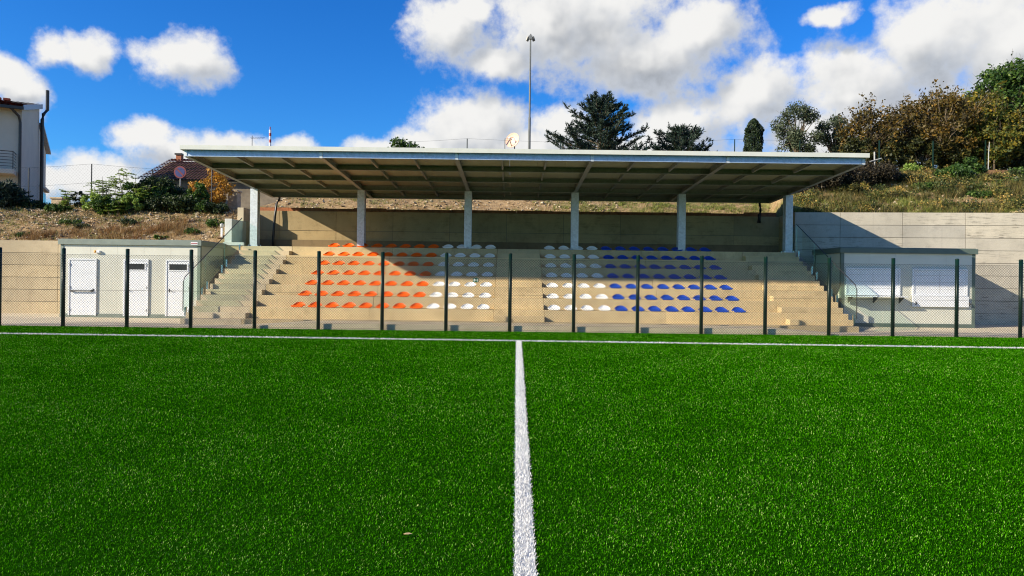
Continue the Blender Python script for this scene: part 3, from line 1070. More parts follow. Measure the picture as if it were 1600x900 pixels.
HR = hut('kiosk_hut', 'cream kiosk hut with two white shuttered windows right of the stand', 'hut', 12.42, 17.5, 26.1, 28.45, 2.98, M['shed_trim_r'])
HRX = (12.42 + 17.5) / 2
for i, (xa, xb) in enumerate(((1322, 1407), (1426, 1512))):
    sc_ = 26.1 / F
    x0, x1 = (xa - 800) * sc_ - HRX - .02, (xb - 800) * sc_ - HRX - .02
    z0, z1 = 1.20, 2.22
    w = MB().box(x0 + .06, x1 - .06, -.01, .018, z0, z1 - .06).build('shutter', M['white'], HR)
    frame(MB(), x0, x1, z0 - .01, z1, .055, -.035, .018, True).build('frame', M['white'], w)
    frame(MB(), x0 + .08, x1 - .08, z0 + .04, z1 - .09, .025, -.022, -.0105, True).build('inner_frame', M['white'], w)
    MB().box((x0 + x1) / 2 - .006, (x0 + x1) / 2 + .006, -.014, -.0105, z0 + .07, z1 - .12).build('seam', M['pole'], w)
    for q in (1, 2, 3):
        zz = z0 + (z1 - z0) * q / 4
        MB().box(x0 + .11, x1 - .11, -.0125, -.0105, zz - .004, zz + .004).build('slat_line', M['pole'], w)
    if i == 0:
        c_ = MB().box(x0 - .03, x1 + .06, -.46, -.036, z0 - .07, z0 - .035).build('counter_flap', M['white'], HR, bevel=.006)
        for bx in (x0 + .08, (x0 + x1) / 2, x1 - .05):
            MB().prism([(-.40, z0 - .072), (-.036, z0 - .072), (-.036, z0 - .30), (-.06, z0 - .30)], bx - .012, bx + .012, 'x').build('bracket', M['dark'], c_)
    else:
        c_ = MB().box(x0 - .02, x1 + .03, -.075, -.036, z0 - .42, z0 - .02).build('counter_flap', M['white'], HR, bevel=.006)
        for bx in (x0 + .03, x1 - .03):
            MB().prism([(-.16, z0 - .30), (.015, z0 - .12), (.015, z0 - .42)], bx + (.06 if bx > 0 else -.08), bx + (.084 if bx > 0 else -.056), 'x').build('bracket', M['dark'], c_)

# ------------------------------------------------------------------ mesh fence beside the pitch
fence = thing('mesh_fence', 'green chain link fence with round posts between pitch and grandstand', 'fence', (0, FENCE_Y, 0))
SP = 1.985
FH = 2.42


def chain(w, z0, z1, pitch_, r):
    mb = MB()
    h = z1 - z0
    n = int((w + h) / pitch_) + 2
    for sgn in (1, -1):
        for i in range(-1, n):
            a = i * pitch_ - h
            u0, u1 = a, a + h * 1.0
            lo, hi = max(0, -u0), min(h, w - u0)
            if hi - lo < 0.01:
                continue
            p0 = (u0 + lo, z0 + lo)
            p1 = (u0 + hi, z0 + hi)
            if sgn < 0:
                p0 = (w - p0[0], p0[1])
                p1 = (w - p1[0], p1[1])
            y = .0025 * sgn
            mb.tube([(p0[0], y, p0[1]), (p1[0], y, p1[1])], r, 4, cap=False)
    return mb


mesh_me = chain(SP, .03, FH - .17, .080, .0033).mesh('mesh', fix=False)
mesh_me.materials.append(M['wire_green'])
post_mb = MB().tube([(0, 0, -.2), (0, 0, FH)], .056, 16)
post_me = post_mb.mesh('post', smooth=False)
for p_ in post_me.polygons:
    p_.use_smooth = len(p_.vertices) == 4
post_me.materials.append(M['post_green'])
cap_me = MB().tube([(0, 0, FH + .001), (0, 0, FH + .018), (0, 0, FH + .03)], [.059, .057, .03], 16).mesh('cap')
cap_me.materials.append(M['post_green'])
for k in range(-9, 10):
    x = -.055 + SP * k
    p_ = link('post', post_me, parent=fence)
    p_.location = (x, 0, 0)
    c_ = link('cap', cap_me, parent=p_)
    if k < 9:
        b_ = link('mesh', mesh_me, parent=fence)
        b_.location = (x, -.064, 0)
mb = MB()
for z in (.06, 1.15, FH - .17):
    mb = MB().tube([(-18, -.066, z), (18, -.066, z)], .0035, 5)
    mb.build('tension_wire', M['wire_green'], fence)

# ------------------------------------------------------------------ foliage helpers
def leaf_polys(C, size, rg, flat=0.0, aspect=0.55, up=0.0):
    """one four sided leaf at each centre"""
    n = len(C)
    a = rg.normal(size=(n, 3))
    a[:, 2] *= (1 - flat)
    a[:, 2] += up
    a /= np.linalg.norm(a, axis=1)[:, None] + 1e-9
    b = rg.normal(size=(n, 3))
    b = np.cross(a, b)
    b /= np.linalg.norm(b, axis=1)[:, None] + 1e-9
    s = (size * rg.uniform(0.6, 1.35, n))[:, None]
    c = np.cross(a, b)
    fold = c * s * 0.12
    return np.stack([C - a * s, C + b * s * aspect + fold, C + a * s, C - b * s * aspect + fold], 1)


def crown_points(clumps, n, rg, shell=0.55):
    c = np.array([k[:3] for k in clumps], float)
    r = np.array([k[3] if not hasattr(k[3], '__len__') else 0 for k in clumps], float)
    w = r ** 2.2
    idx = rg.choice(len(clumps), n, p=w / w.sum())
    d = rg.normal(size=(n, 3))
    d /= np.linalg.norm(d, axis=1)[:, None]
    rad = r[idx] * (rg.random(n) ** shell)
    Pn = c[idx] + d * rad[:, None]
    return Pn, idx


def broadleaf(name, label, base, height, rx, mat, bark, n_leaf, leaf, seed, cat='tree', group=None, trunk_h=0.3, trunk_r=0.1, clumps=40,
              ry=None, clump_r=0.26, twigs=0, tone_bias=0.0, lift=0.0, part='crown', low=0.15, sprigs=0, stem='trunk'):
    rg = np.random.default_rng(seed)
    rd = random.Random(seed)
    ry = ry or rx
    t = thing(name, label, cat, base, 0, group)
    th = height * trunk_h
    cz, hz = height * (1 + low) / 2, height * (1 - low) / 2
    cl = []
    while len(cl) < clumps:
        v = Vector((rd.uniform(-1, 1), rd.uniform(-1, 1), rd.uniform(-1, 1)))
        if not (0.25 < v.length < 1.0):
            continue
        k = 1 - 0.25 * max(0, v.z)
        r = clump_r * rx * rd.uniform(.6, 1.25)
        cl.append((v.x * (rx - r * .5) * k, v.y * (ry - r * .5) * k, cz + v.z * (hz - r * .4), r))
    mb = MB()
    mb.tube([(0, 0, -.3), (rd.uniform(-.05, .05), 0, th * .5), (rd.uniform(-.1, .1), rd.uniform(-.1, .1), th)], [trunk_r * 1.25, trunk_r, trunk_r * .85], 8)
    top = Vector(mb.v[-1])
    mb.build(stem, bark, t, smooth=True)
    mb = MB()
    for (x, y, z, r) in cl:
        q = Vector((x, y, z))
        s = Vector((0, 0, th * rd.uniform(.75, 1.0)))
        mid = s.lerp(q, .5) + Vector((rd.uniform(-.1, .1) * rx, rd.uniform(-.1, .1) * rx, .08 * height))
        mb.tube([s, mid, q], [trunk_r * .45, trunk_r * .25, trunk_r * .08], 5, cap=False)
        for _ in range(twigs):
            e = q + Vector((rd.uniform(-1, 1), rd.uniform(-1, 1), rd.uniform(-.2, 1.2))) * r * 1.5
            mb.tube([q.lerp(mid, rd.uniform(0, .4)), e], [trunk_r * .07, trunk_r * .03], 3, cap=False)
    extra = []
    for _ in range(sprigs):
        (x, y, z, r) = rd.choice([c for c in cl if c[2] > cz - hz * .1])
        q = Vector((x, y, z))
        d = Vector((x * .35 + rd.gauss(0, .25), y * .35 + rd.gauss(0, .25), rd.uniform(.7, 1.3))).normalized()
        L = rd.uniform(.5, 1.25)
        e = q + d * L + Vector((rd.gauss(0, .08), rd.gauss(0, .08), 0))
        mb.tube([q, q.lerp(e, .5) + Vector((rd.gauss(0, .04), rd.gauss(0, .04), .03)), e], [.014, .01, .004], 4, cap=False)
        for _k in range(rd.randint(5, 22)):
            extra.append(tuple(q.lerp(e, rd.uniform(.3, 1.0)) + Vector((rd.gauss(0, .09), rd.gauss(0, .09), rd.gauss(0, .07)))))
    mb.build('branches', bark, t)
    Pn, idx = crown_points(cl, n_leaf, rg)
    if extra:
        m_ = len(extra)
        Pn[:m_] = np.array(extra)
    ct = rg.uniform(-.18, .18, len(cl))
    tone = np.clip(rg.normal(0.45 + tone_bias, 0.2, n_leaf) + ct[idx], 0, 1)
    o = tri_mesh(part, leaf_polys(Pn, leaf * rg.uniform(.55, 1.3, n_leaf), rg), tone, mat, t, 4)
    return t


F_ = {}
F_['olive'] = foliage_mat('olive leaves', [(0, (0.030, 0.045, 0.022)), (1, (0.20, 0.24, 0.15)), (.5, (0.075, 0.10, 0.05))])
F_['autumn'] = foliage_mat('autumn leaves', [(0, (0.035, 0.028, 0.008)), (1, (0.36, 0.20, 0.03)), (.35, (0.09, 0.07, 0.014)), (.7, (0.20, 0.115, 0.018))], trans=.3)
F_['gold_green'] = foliage_mat('turning leaves', [(0, (0.022, 0.035, 0.008)), (1, (0.36, 0.25, 0.03)), (.45, (0.055, 0.085, 0.014)), (.75, (0.17, 0.15, 0.02))], trans=.3)
F_['mixed'] = foliage_mat('undergrowth leaves', [(0, (0.012, 0.016, 0.006)), (1, (0.20, 0.14, 0.025)), (.5, (0.04, 0.05, 0.012)), (.8, (0.09, 0.08, 0.016))], trans=.2)
F_['green'] = foliage_mat('green leaves', [(0, (0.012, 0.032, 0.008)), (1, (0.14, 0.22, 0.03)), (.5, (0.04, 0.095, 0.016))], trans=.3)
F_['bright'] = foliage_mat('bright sapling leaves', [(0, (0.08, 0.14, 0.02)), (1, (0.48, 0.56, 0.16)), (.5, (0.24, 0.36, 0.06))], trans=.35)
F_['dark'] = foliage_mat('dark shrub leaves', [(0, (0.010, 0.018, 0.006)), (1, (0.07, 0.105, 0.025)), (.5, (0.025, 0.045, 0.012))])
F_['twig'] = foliage_mat('brown shrub leaves', [(0, (0.016, 0.013, 0.008)), (1, (0.14, 0.105, 0.06)), (.5, (0.045, 0.038, 0.022))])
F_['gold'] = foliage_mat('golden leaves', [(0, (0.20, 0.10, 0.012)), (1, (0.72, 0.42, 0.07)), (.5, (0.50, 0.25, 0.03))], trans=.35)
F_['needle'] = foliage_mat('cedar needles', [(0, (0.008, 0.018, 0.014)), (1, (0.085, 0.13, 0.085)), (.5, (0.025, 0.05, 0.034))], trans=.08)
F_['cypress'] = foliage_mat('cypress scales', [(0, (0.006, 0.014, 0.007)), (1, (0.05, 0.085, 0.03)), (.5, (0.018, 0.036, 0.014))], trans=.08)
F_['dry'] = foliage_mat('dry grass', [(0, (0.16, 0.085, 0.03)), (1, (0.55, 0.40, 0.19)), (.5, (0.33, 0.21, 0.085))], trans=.25)
F_['rough'] = foliage_mat('rough weeds', [(0, (0.022, 0.026, 0.008)), (1, (0.30, 0.22, 0.075)), (.5, (0.085, 0.085, 0.022))], trans=.2)
F_['rust'] = foliage_mat('rust dead grass', [(0, (0.10, 0.045, 0.015)), (1, (0.46, 0.27, 0.10)), (.5, (0.26, 0.13, 0.045))], trans=.25)
F_['grass'] = foliage_mat('bank grass', [(0, (0.05, 0.08, 0.012)), (1, (0.42, 0.40, 0.12)), (.5, (0.17, 0.21, 0.035))], trans=.25)


def ground_at(x, y):
    return hill_h(x, y)


def conifer(name, label, base, height, rad, seed, n_br=90, up=0.5, cone=1.0, low=0.0, group=None):
    """cedar: spreading branches with rising, ragged tips"""
    rd = random.Random(seed)
    rg = np.random.default_rng(seed)
    t = thing(name, label, 'tree', base, 0, group)
    MB().tube([(0, 0, -.3), (0, 0, height * .5), (.05, 0, height * .93)], [.2, .13, .03], 8).build('trunk', M['bark'], t, smooth=True)
    mb = MB()
    pts, dirs = [], []
    for i in range(n_br):
        k = (i + .5) / n_br
        z = height * (low + (0.95 - low) * k)
        L = rad * (1 - k ** 1.6) ** .7 * rd.uniform(.55, 1.08) + .25
        a = i * 2.39996 + rd.uniform(-.4, .4)
        d = Vector((math.cos(a), math.sin(a), 0))
        rise = up * rd.uniform(.45, 1.25)
        p0 = Vector((0, 0, z - .25 * L * .3))
        p1 = p0 + d * L * .55 + Vector((0, 0, rise * L * .38))
        p2 = p0 + d * L + Vector((0, 0, rise * L * .95))
        mb.tube([p0, p1, p2], [.045, .028, .006], 4, cap=False)
        nsub = int(9 + L * 15)
        for j in range(nsub):
            u = rd.uniform(.18, 1.0)
            q = p0.lerp(p1, u / .55) if u < .55 else p1.lerp(p2, (u - .55) / .45)
            dirn = (p2 - p1).normalized()
            sd_ = Vector((rd.gauss(0, .55), rd.gauss(0, .55), rd.gauss(.12, .3)))
            e = (dirn * .8 + sd_).normalized()
            ln = rd.uniform(.18, .5) * (1.15 - .5 * u)
            m = int(9 + ln * 24)
            for _ in range(m):
                w = rd.random()
                pts.append(q + e * ln * w)
                nd = (e * rd.uniform(.5, 1.1) + Vector((rd.gauss(0, .5), rd.gauss(0, .5), rd.gauss(.1, .5)))).normalized()
                dirs.append(nd)
    mb.build('branches', M['bark'], t)
    C = np.array([tuple(p) for p in pts])
    D = np.array([tuple(p) for p in dirs])
    n = len(C)
    s = np.cross(D, rg.normal(size=(n, 3)))
    s /= np.linalg.norm(s, axis=1)[:, None]
    ln = rg.uniform(.08, .2, n)[:, None]
    V = np.stack([C - s * .024, C + s * .024, C + D * ln], 1)
    tone = np.clip(rg.normal(.45, .22, n), 0, 1)
    tri_mesh('needles', V, tone, F_['needle'], t, 3)
    return t


def at(px_, top_y, Z):
    """base point on the hill and height so that the top is seen at top_y"""
    q = P(px_, top_y, Z)
    g = ground_at(q.x, Z)
    return (q.x, Z, g - .05), q.z - g + .05


# skyline trees above the canopy
b, h = at(938, 148, 44)
conifer('cedar_tree', 'large dark cedar rising behind the middle of the canopy', b, h, 3.5, 5, n_br=130, up=.55)
b, h = at(1062, 200, 44)
conifer('cedar_tree', 'small dark cedar right of the large one behind the canopy', b, h, 2.3, 9, n_br=80, up=.75)
b, h = at(5, 288, 33)
conifer('fir_tree', 'small dark fir at the left edge in front of the white house', b, h, 1.0, 12, n_br=50, up=.25)
b, h = at(629, 216, 44)
broadleaf('round_shrub_tree', 'rounded green treetop just above the canopy left of the mast', b, h, 1.75, F_['green'], M['bark'], 5200, .085, 21, clumps=34, trunk_h=.4, low=.3)


def cypress(px_, top_y, Z, rad):
    b, h = at(px_, top_y, Z)
    t = thing('cypress_tree', 'slim dark columnar cypress behind the canopy roof', 'tree', b)
    rg = np.random.default_rng(4)
    MB().tube([(0, 0, -.3), (0, 0, h * .8)], [.1, .03], 6).build('trunk', M['bark'], t)
    n = 11000
    k = rg.random(n)
    z = h * (.1 + .9 * k)
    prof = np.minimum(1, ((1 - k) / .20)) ** .6 * np.minimum(1, .55 + k * 1.2)
    an = rg.uniform(0, 2 * np.pi, n)
    bulge = 1 + .13 * np.sin(an * 5 + z * 3.1) + .09 * np.sin(an * 3 - z * 7)
    r = rad * prof * bulge * (1 - .35 * rg.random(n) ** 2)
    C = np.stack([np.cos(an) * r, np.sin(an) * r, z], 1)
    tone = np.clip(rg.normal(.45, .2, n) + .15 * np.sin(an * 5 + z * 3.1), 0, 1)
    tri_mesh('crown', leaf_polys(C, np.full(n, .075), rg, up=1.3, flat=.3, aspect=.35), tone, F_['cypress'], t, 4)


cypress(1178, 186, 42, .5)
b, h = at(1246, 160, 40)
broadleaf('olive_tree', 'silvery olive tree right of the cypress', b, h, 1.55, F_['olive'], M['bark'], 9000, .06, 31, clumps=46, trunk_h=.4, twigs=2, low=.22, group='olive trees')
b, h = at(1303, 175, 41)
broadleaf('olive_tree', 'smaller silvery olive tree next to the autumn trees', b, h, 1.35, F_['olive'], M['bark'], 7500, .06, 32, clumps=40, trunk_h=.4, twigs=2, low=.22, group='olive trees')

# autumn grove on the right
for (x, ty, Z, rx, mat, n, sd_, lab, tb) in (
        (1362, 168, 39.5, 2.2, 'autumn', 8000, 41, 'sparse brown autumn tree beside the olives with bare twigs on top', -.12),
        (1425, 158, 40.5, 2.1, 'autumn', 8500, 42, 'thin rusty autumn tree, second from the left of the grove', -.1),
        (1470, 142, 39.0, 2.1, 'autumn', 9000, 43, 'thin autumn tree with pale trunk in the middle of the grove', -.08),
        (1522, 142, 40.0, 2.6, 'gold_green', 20000, 44, 'dense golden leaved tree left of the tall green one', .2),
        (1580, 92, 41.0, 2.8, 'green', 24000, 45, 'tall green tree at the right edge turning yellow', .0),
        (1625, 108, 42.0, 2.6, 'green', 18000, 48, 'second tall green tree cut by the right edge', -.05),
        (1640, 120, 39.0, 2.4, 'gold_green', 15000, 46, 'yellow green tree cut by the right edge', .05),
        (1555, 175, 37.9, 1.6, 'gold_green', 9000, 47, 'low yellowing tree in front of the tall green tree', .1)):
    b, h = at(x, ty, Z)
    broadleaf('autumn_tree', lab, b, h, rx, F_[mat], M['bark_pale'] if sd_ in (43,) else M['bark'], n, .085 if mat != 'green' else .10, sd_, clumps=130, clump_r=.19, sprigs={'autumn': 60, 'gold_green': 36, 'green': 60}[mat],
              trunk_h=.25, trunk_r=.075, twigs=3, tone_bias=tb, low=.12, group='autumn grove above the right wall')

# shrubs (pixel of the foot, distance, size)
def shrub(name, label, px_, top_y, Z, rx, mat, n, leaf, seed, **kw):
    b, h = at(px_, top_y, Z)
    return broadleaf(name, label, b, h, rx, F_[mat], M['bark'], n, leaf, seed, cat='shrub', part='foliage', stem='stem', trunk_h=.2, trunk_r=.03, low=kw.pop('low', 0.0), **kw)


shrub('dark_shrub', 'dark brown twiggy shrub mass under the right end of the canopy', 1298, 256, 32.7, 1.7, 'twig', 15000, .05, 51, clumps=80, twigs=3, ry=1.0)
shrub('dark_shrub', 'dark brown shrub above the wall right of the canopy end', 1362, 254, 33.2, 1.5, 'twig', 12000, .05, 52, clumps=64, twigs=3, ry=1.0)
shrub('green_shrub', 'fresh green shrub on the bank below the pale trunked tree', 1492, 262, 33.6, 1.0, 'green', 7500, .055, 53, clumps=40)
shrub('green_shrub', 'bushy green shrub by the white post on the bank top', 1514, 247, 34.8, .8, 'green', 4200, .055, 54, clumps=26)
shrub('green_shrub', 'small yellow green shrub on the bank below the white cross post', 1425, 252, 36.0, .6, 'bright', 1800, .05, 55, clumps=18)
for i, (x, ty, Z, lab) in enumerate(((1392, 205, 38.6, 'dark undergrowth below the leftmost autumn tree'), (1440, 212, 38.4, 'dark undergrowth left of the pale trunk'),
        (1492, 205, 38.5, 'dark undergrowth right of the pale trunk'), (1540, 200, 38.6, 'dark undergrowth behind the thin white post'), (1590, 205, 38.4, 'dark undergrowth at the right edge of the grove'),
        (1345, 212, 38.8, 'dark undergrowth between the olives and the autumn trees'), (1645, 205, 38.6, 'dark undergrowth beyond the right edge of the grove'))):
    shrub('undergrowth_shrub', lab, x, ty, Z, 1.35, 'mixed', 6500, .075, 130 + i, clumps=44, twigs=1, ry=.8, group='undergrowth of the autumn grove')
for i, (x, ty, Z, rx, mat, lab) in enumerate((
        (1256, 296, 32.4, .7, 'twig', 'brown weed clump by the rightmost canopy column'),
        (1330, 292, 32.2, .9, 'mixed', 'dark weed clump on the bank below the brown shrubs'),
        (1412, 275, 33.4, 1.0, 'mixed', 'mixed dark weeds right of the brown shrubs'),
        (1448, 292, 32.4, .8, 'green', 'low green weed patch left of the fresh green shrub'),
        (1545, 276, 33.6, .9, 'mixed', 'scrubby patch below the thin white post'),
        (1582, 288, 32.6, .9, 'green', 'green weed patch near the right edge of the bank'),
        (1530, 305, 31.4, .8, 'green', 'low green patch just above the right wall'),
        (1395, 306, 31.4, .8, 'mixed', 'low dark patch just above the middle of the right wall'),
        (1600, 262, 34.6, .9, 'green', 'leafy scrub at the right edge under the trees'))):
    shrub('bank_weed', lab, x, ty, Z, rx, mat, 3800, .045, 160 + i, clumps=36, ry=rx * .7, twigs=1, tone_bias=.05, group='weeds on the right bank')
# left bank
def sapling(label, px_, top_y, Z, spread, seed, stems=4, fronds=11, flen=.55):
    """upright stems with long feather leaves, leaflets in pairs"""
    b, h = at(px_, top_y, Z)
    t = thing('sapling', label, 'sapling', b, 0, 'pale saplings on the left bank')
    rd = random.Random(seed)
    rg = np.random.default_rng(seed)
    mb = MB()
    C, A, B = [], [], []
    for s_ in range(stems):
        hx = h * rd.uniform(.62, 1.0) - .1
        ox = Vector((rd.uniform(-spread, spread), rd.uniform(-spread, spread) * .6, 0))
        top = ox + Vector((rd.gauss(0, .1), rd.gauss(0, .1), hx))
        mb.tube([(ox.x * .4, ox.y * .4, -.2), ox * .8 + Vector((0, 0, hx * .5)), top], [.02, .014, .007], 5, cap=False)
        for f in range(fronds):
            u = rd.uniform(.3, 1.0)
            p = (ox * .8 + Vector((0, 0, hx * .5))).lerp(top, (u - .5) * 2) if u > .5 else Vector((ox.x * .6, ox.y * .6, hx * u))
            a = rd.uniform(0, 6.28)
            d = Vector((math.cos(a), math.sin(a), rd.uniform(.3, 1.1))).normalized()
            L = flen * rd.uniform(.6, 1.15)
            pts = [p + d * L * k + Vector((0, 0, -.45 * L * k * k)) for k in (0, .25, .5, .75, 1)]
            mb.tube(pts, [.006, .005, .004, .003, .002], 3, cap=False)
            side = Vector((-math.sin(a), math.cos(a), 0))
            for k in range(9):
                v = .2 + .8 * k / 8
                i_ = min(3, int(v * 4))
                q = pts[i_].lerp(pts[i_ + 1], v * 4 - i_)
                for sg in (1, -1):
                    ax_ = (side * sg + d * .45 + Vector((0, 0, rd.uniform(-.35, .1)))).normalized()
                    C.append(tuple(q))
                    A.append(tuple(ax_ * rd.uniform(.12, .19) * (1 - .35 * v)))
                    B.append(tuple(ax_.cross(Vector((rd.gauss(0, .3), rd.gauss(0, .3), 1))).normalized() * .040))
    mb.build('stem', M['bark'], t)
    C, A, B = np.array(C), np.array(A), np.array(B)
    V = np.stack([C, C + A * .45 + B, C + A, C + A * .45 - B], 1)
    tri_mesh('foliage', V, np.clip(rg.normal(.55, .22, len(C)), 0, 1), F_['bright'], t, 4)


sapling('tall pale green sapling left of the second fence post on the bank', 158, 266, 33.2, .45, 61, stems=6)
sapling('tall pale green sapling right of the second fence post on the bank', 196, 263, 33.0, .45, 62, stems=6)
sapling('small pale green sapling beside the left stone pier', 106, 294, 33.4, .15, 63, stems=4, fronds=9, flen=.4)
sapling('pale green sapling leaning towards the brown house', 222, 284, 32.6, .35, 68, stems=5, flen=.45)
sapling('low pale green sapling at the foot of the tall ones', 180, 306, 32.0, .4, 69, stems=6, fronds=8, flen=.42)
for i, (x, ty, Z, rx, mat, n, lab) in enumerate((
        (148, 300, 32.8, .6, 'bright', 2600, 'light green leafy shrub below the left tall sapling'),
        (206, 300, 32.4, .65, 'bright', 2800, 'light green leafy shrub below the right tall sapling'),
        (236, 292, 32.9, .7, 'green', 3600, 'mid green leafy shrub in front of the wide dark one'),
        (262, 284, 33.4, .7, 'green', 3200, 'green leafy shrub against the brown roof'),
        (322, 312, 32.3, .5, 'green', 2200, 'small green shrub below the golden one'),
        (90, 318, 32.6, .6, 'green', 2200, 'low green shrub at the foot of the left stone pier'))):
    shrub('leafy_shrub', lab, x, ty, Z, rx, mat, n, .055, 260 + i, clumps=40, clump_r=.2, twigs=1, tone_bias=.05, group='leafy shrubs on the left bank')
shrub('sapling', 'thin dark sapling right of the left stone pier', 124, 296, 33.6, .4, 'dark', 600, .05, 64, clumps=12, twigs=3, low=.1)
shrub('green_shrub', 'green leafy shrub at the foot of the tall saplings', 175, 305, 32.2, .8, 'green', 4200, .06, 65, clumps=30, tone_bias=.12)
shrub('dark_shrub', 'wide dark shrub in front of the brown roofed house', 246, 279, 33.6, 1.45, 'dark', 11000, .065, 66, clumps=60, ry=1.0, tone_bias=.05)
shrub('dark_shrub', 'low dark shrub below the no parking sign', 275, 305, 32.6, 1.3, 'dark', 6500, .06, 67, clumps=44, ry=.8)
shrub('green_shrub', 'leafy green shrub catching light left of the brown house', 212, 283, 33.0, .75, 'green', 3800, .065, 68, clumps=28, tone_bias=.1)
shrub('green_shrub', 'bright green rounded shrub right of the no parking sign', 309, 285, 33.0, .55, 'green', 3600, .055, 69, clumps=26, tone_bias=.15)
shrub('golden_shrub', 'golden yellow autumn shrub in front of the brown house', 332, 264, 35.0, 1.15, 'gold', 2600, .08, 70, clumps=46, twigs=2, low=.1)
shrub('dark_shrub', 'dark low shrub by the right stone pier', 340, 318, 32.4, .8, 'dark', 3500, .055, 71, clumps=24)
shrub('dark_shrub', 'low dark shrub at the foot of the white house', 60, 318, 33.6, .9, 'dark', 2800, .055, 72, clumps=24)
shrub('dark_shrub', 'dark shrub patch at the left edge of the bank', 15, 322, 33.4, .9, 'dark', 2800, .055, 73, clumps=24)
for i, (x, ty, Z, rx, mat, lab) in enumerate((
        (40, 366, 29.4, .45, 'green', 'small green weed just above the left wall'),
        (68, 366, 29.5, .3, 'dark', 'small dark weed just above the left wall'),
        (112, 342, 30.6, .55, 'green', 'green weed clump high on the left bank'),
        (128, 352, 30.2, .45, 'dark', 'dark weed clump above the left hut corner'),
        (202, 340, 30.8, .5, 'dark', 'dark weed clump in the middle of the stony bank'),
        (250, 368, 29.3, .4, 'green', 'low green weed behind the left hut roof'),
        (300, 358, 29.8, .45, 'green', 'yellowish weed on the stony bank near the vent pipe'),
        (338, 342, 30.6, .6, 'green', 'green grassy weed beside the pale stair wall'))):
    shrub('weed', lab, x, ty, Z, rx, mat, 1100, .04, 80 + i, clumps=14, ry=rx * .8, tone_bias=.1, group='weeds on the left bank')

# ------------------------------------------------------------------ loose cover of the bank (nobody could count it)
def tufts(name, label, mat, spots, blade, seed):
    rg = np.random.default_rng(seed)
    out_ = []
    for (x, y, n, r, hgt) in spots:
        an = rg.uniform(0, 2 * np.pi, n)
        rr = r * np.sqrt(rg.random(n))
        bx, by = x + np.cos(an) * rr, y + np.sin(an) * rr
        bz = np.array([ground_at(a, c) for a, c in zip(bx, by)]) - .02
        B = np.stack([bx, by, bz], 1)
        le = hgt * rg.uniform(.5, 1.2, n)
        d = np.stack([np.cos(an) * .5 + rg.normal(0, .35, n), np.sin(an) * .5 + rg.normal(0, .35, n), np.ones(n)], 1)
        d /= np.linalg.norm(d, axis=1)[:, None]
        s = np.stack([-np.sin(an), np.cos(an), np.zeros(n)], 1) * blade
        out_.append(np.stack([B - s, B + s, B + d * le[:, None]], 1))
    V = np.concatenate(out_)
    o = tri_mesh(name, V, np.clip(rg.normal(.5, .25, len(V)), 0, 1), mat)
    tag(o, label, name.replace('_', ' '), kind='stuff')


rr = random.Random(17)
sp = []
for i in range(520):
    x = rr.uniform(-26, -12.4)
    sp.append((x, hill_front(x) + rr.uniform(.1, 5.5), rr.randint(8, 26), rr.uniform(.06, .22), rr.uniform(.10, .28)))
for cx_, cy_ in ((-16.7, 29.6), (-20, 29.3), (-18.6, 29.8), (-14.8, 30.1), (-14.3, 29.9)):
    for i in range(26):
        sp.append((cx_ + rr.gauss(0, .45), cy_ + rr.gauss(0, .3), 30, .2, rr.uniform(.2, .38)))
for i in range(420):
    x = rr.uniform(-11.5, 12)
    sp.append((x, hill_front(x) + rr.uniform(.15, 2.6), rr.randint(6, 18), rr.uniform(.06, .2), rr.uniform(.06, .17)))
for i in range(420):
    x = rr.uniform(12.4, 25)
    sp.append((x, hill_front(x) + rr.uniform(.05, 7.5), rr.randint(14, 34), rr.uniform(.08, .3), rr.uniform(.12, .36)))
tufts('dry_grass', 'straw coloured dry grass growing over the earth bank', F_['dry'], sp, .008, 3)
sp = []
for i in range(420):
    x = rr.uniform(-26, -12.4)
    sp.append((x, hill_front(x) + rr.uniform(.1, 5.5), rr.randint(10, 30), rr.uniform(.08, .25), rr.uniform(.1, .25)))
for i in range(900):
    x = rr.uniform(1, 12) if rr.random() < .8 else rr.uniform(-11, -2)
    sp.append((x, hill_front(x) + rr.uniform(.2, 2.8), rr.randint(12, 30), rr.uniform(.08, .25), rr.uniform(.1, .22)))
for i in range(700):
    x = rr.uniform(12.3, 25)
    sp.append((x, hill_front(x) + rr.uniform(.05, 1) ** 1.3 * 6.5, rr.randint(14, 36), rr.uniform(.1, .3), rr.uniform(.12, .34)))
for i in range(330):
    x = rr.uniform(16.5, 25)
    sp.append((x, hill_front(x) + rr.uniform(.05, 1.5), rr.randint(16, 36), rr.uniform(.1, .3), rr.uniform(.12, .3)))
tufts('green_grass', 'green grass and low weeds growing over the earth bank', F_['grass'], sp, .009, 4)


sp = []
for i in range(1700):
    x = rr.uniform(12.3, 25)
    y = hill_front(x) + rr.uniform(.05, 7.2)
    if mnoise.noise(Vector((x * .55, y * .8, 3.0))) > -.12:
        sp.append((x, y, rr.randint(18, 40), rr.uniform(.08, .28), rr.uniform(.2, .48)))
for i in range(260):
    x = rr.uniform(-26, -12.4)
    y = hill_front(x) + rr.uniform(2.2, 5.6)
    sp.append((x, y, rr.randint(14, 30), rr.uniform(.08, .25), rr.uniform(.12, .3)))
tufts('rough_growth', 'rough dark brown and olive weeds covering the banks', F_['rough'], sp, .011, 5)
sp = []
for cx_, cy_ in ((-17.3, 29.5), (-19.9, 29.3), (-15.6, 30.2), (-14.6, 30.5), (-15.9, 29.4)):
    for i in range(15):
        sp.append((cx_ + rr.gauss(0, .55), max(28.9, cy_ + rr.gauss(0, .35)), 34, .2, rr.uniform(.2, .42)))
tufts('rusty_grass', 'rust brown dead grass on the left bank', F_['rust'], sp, .009, 6)


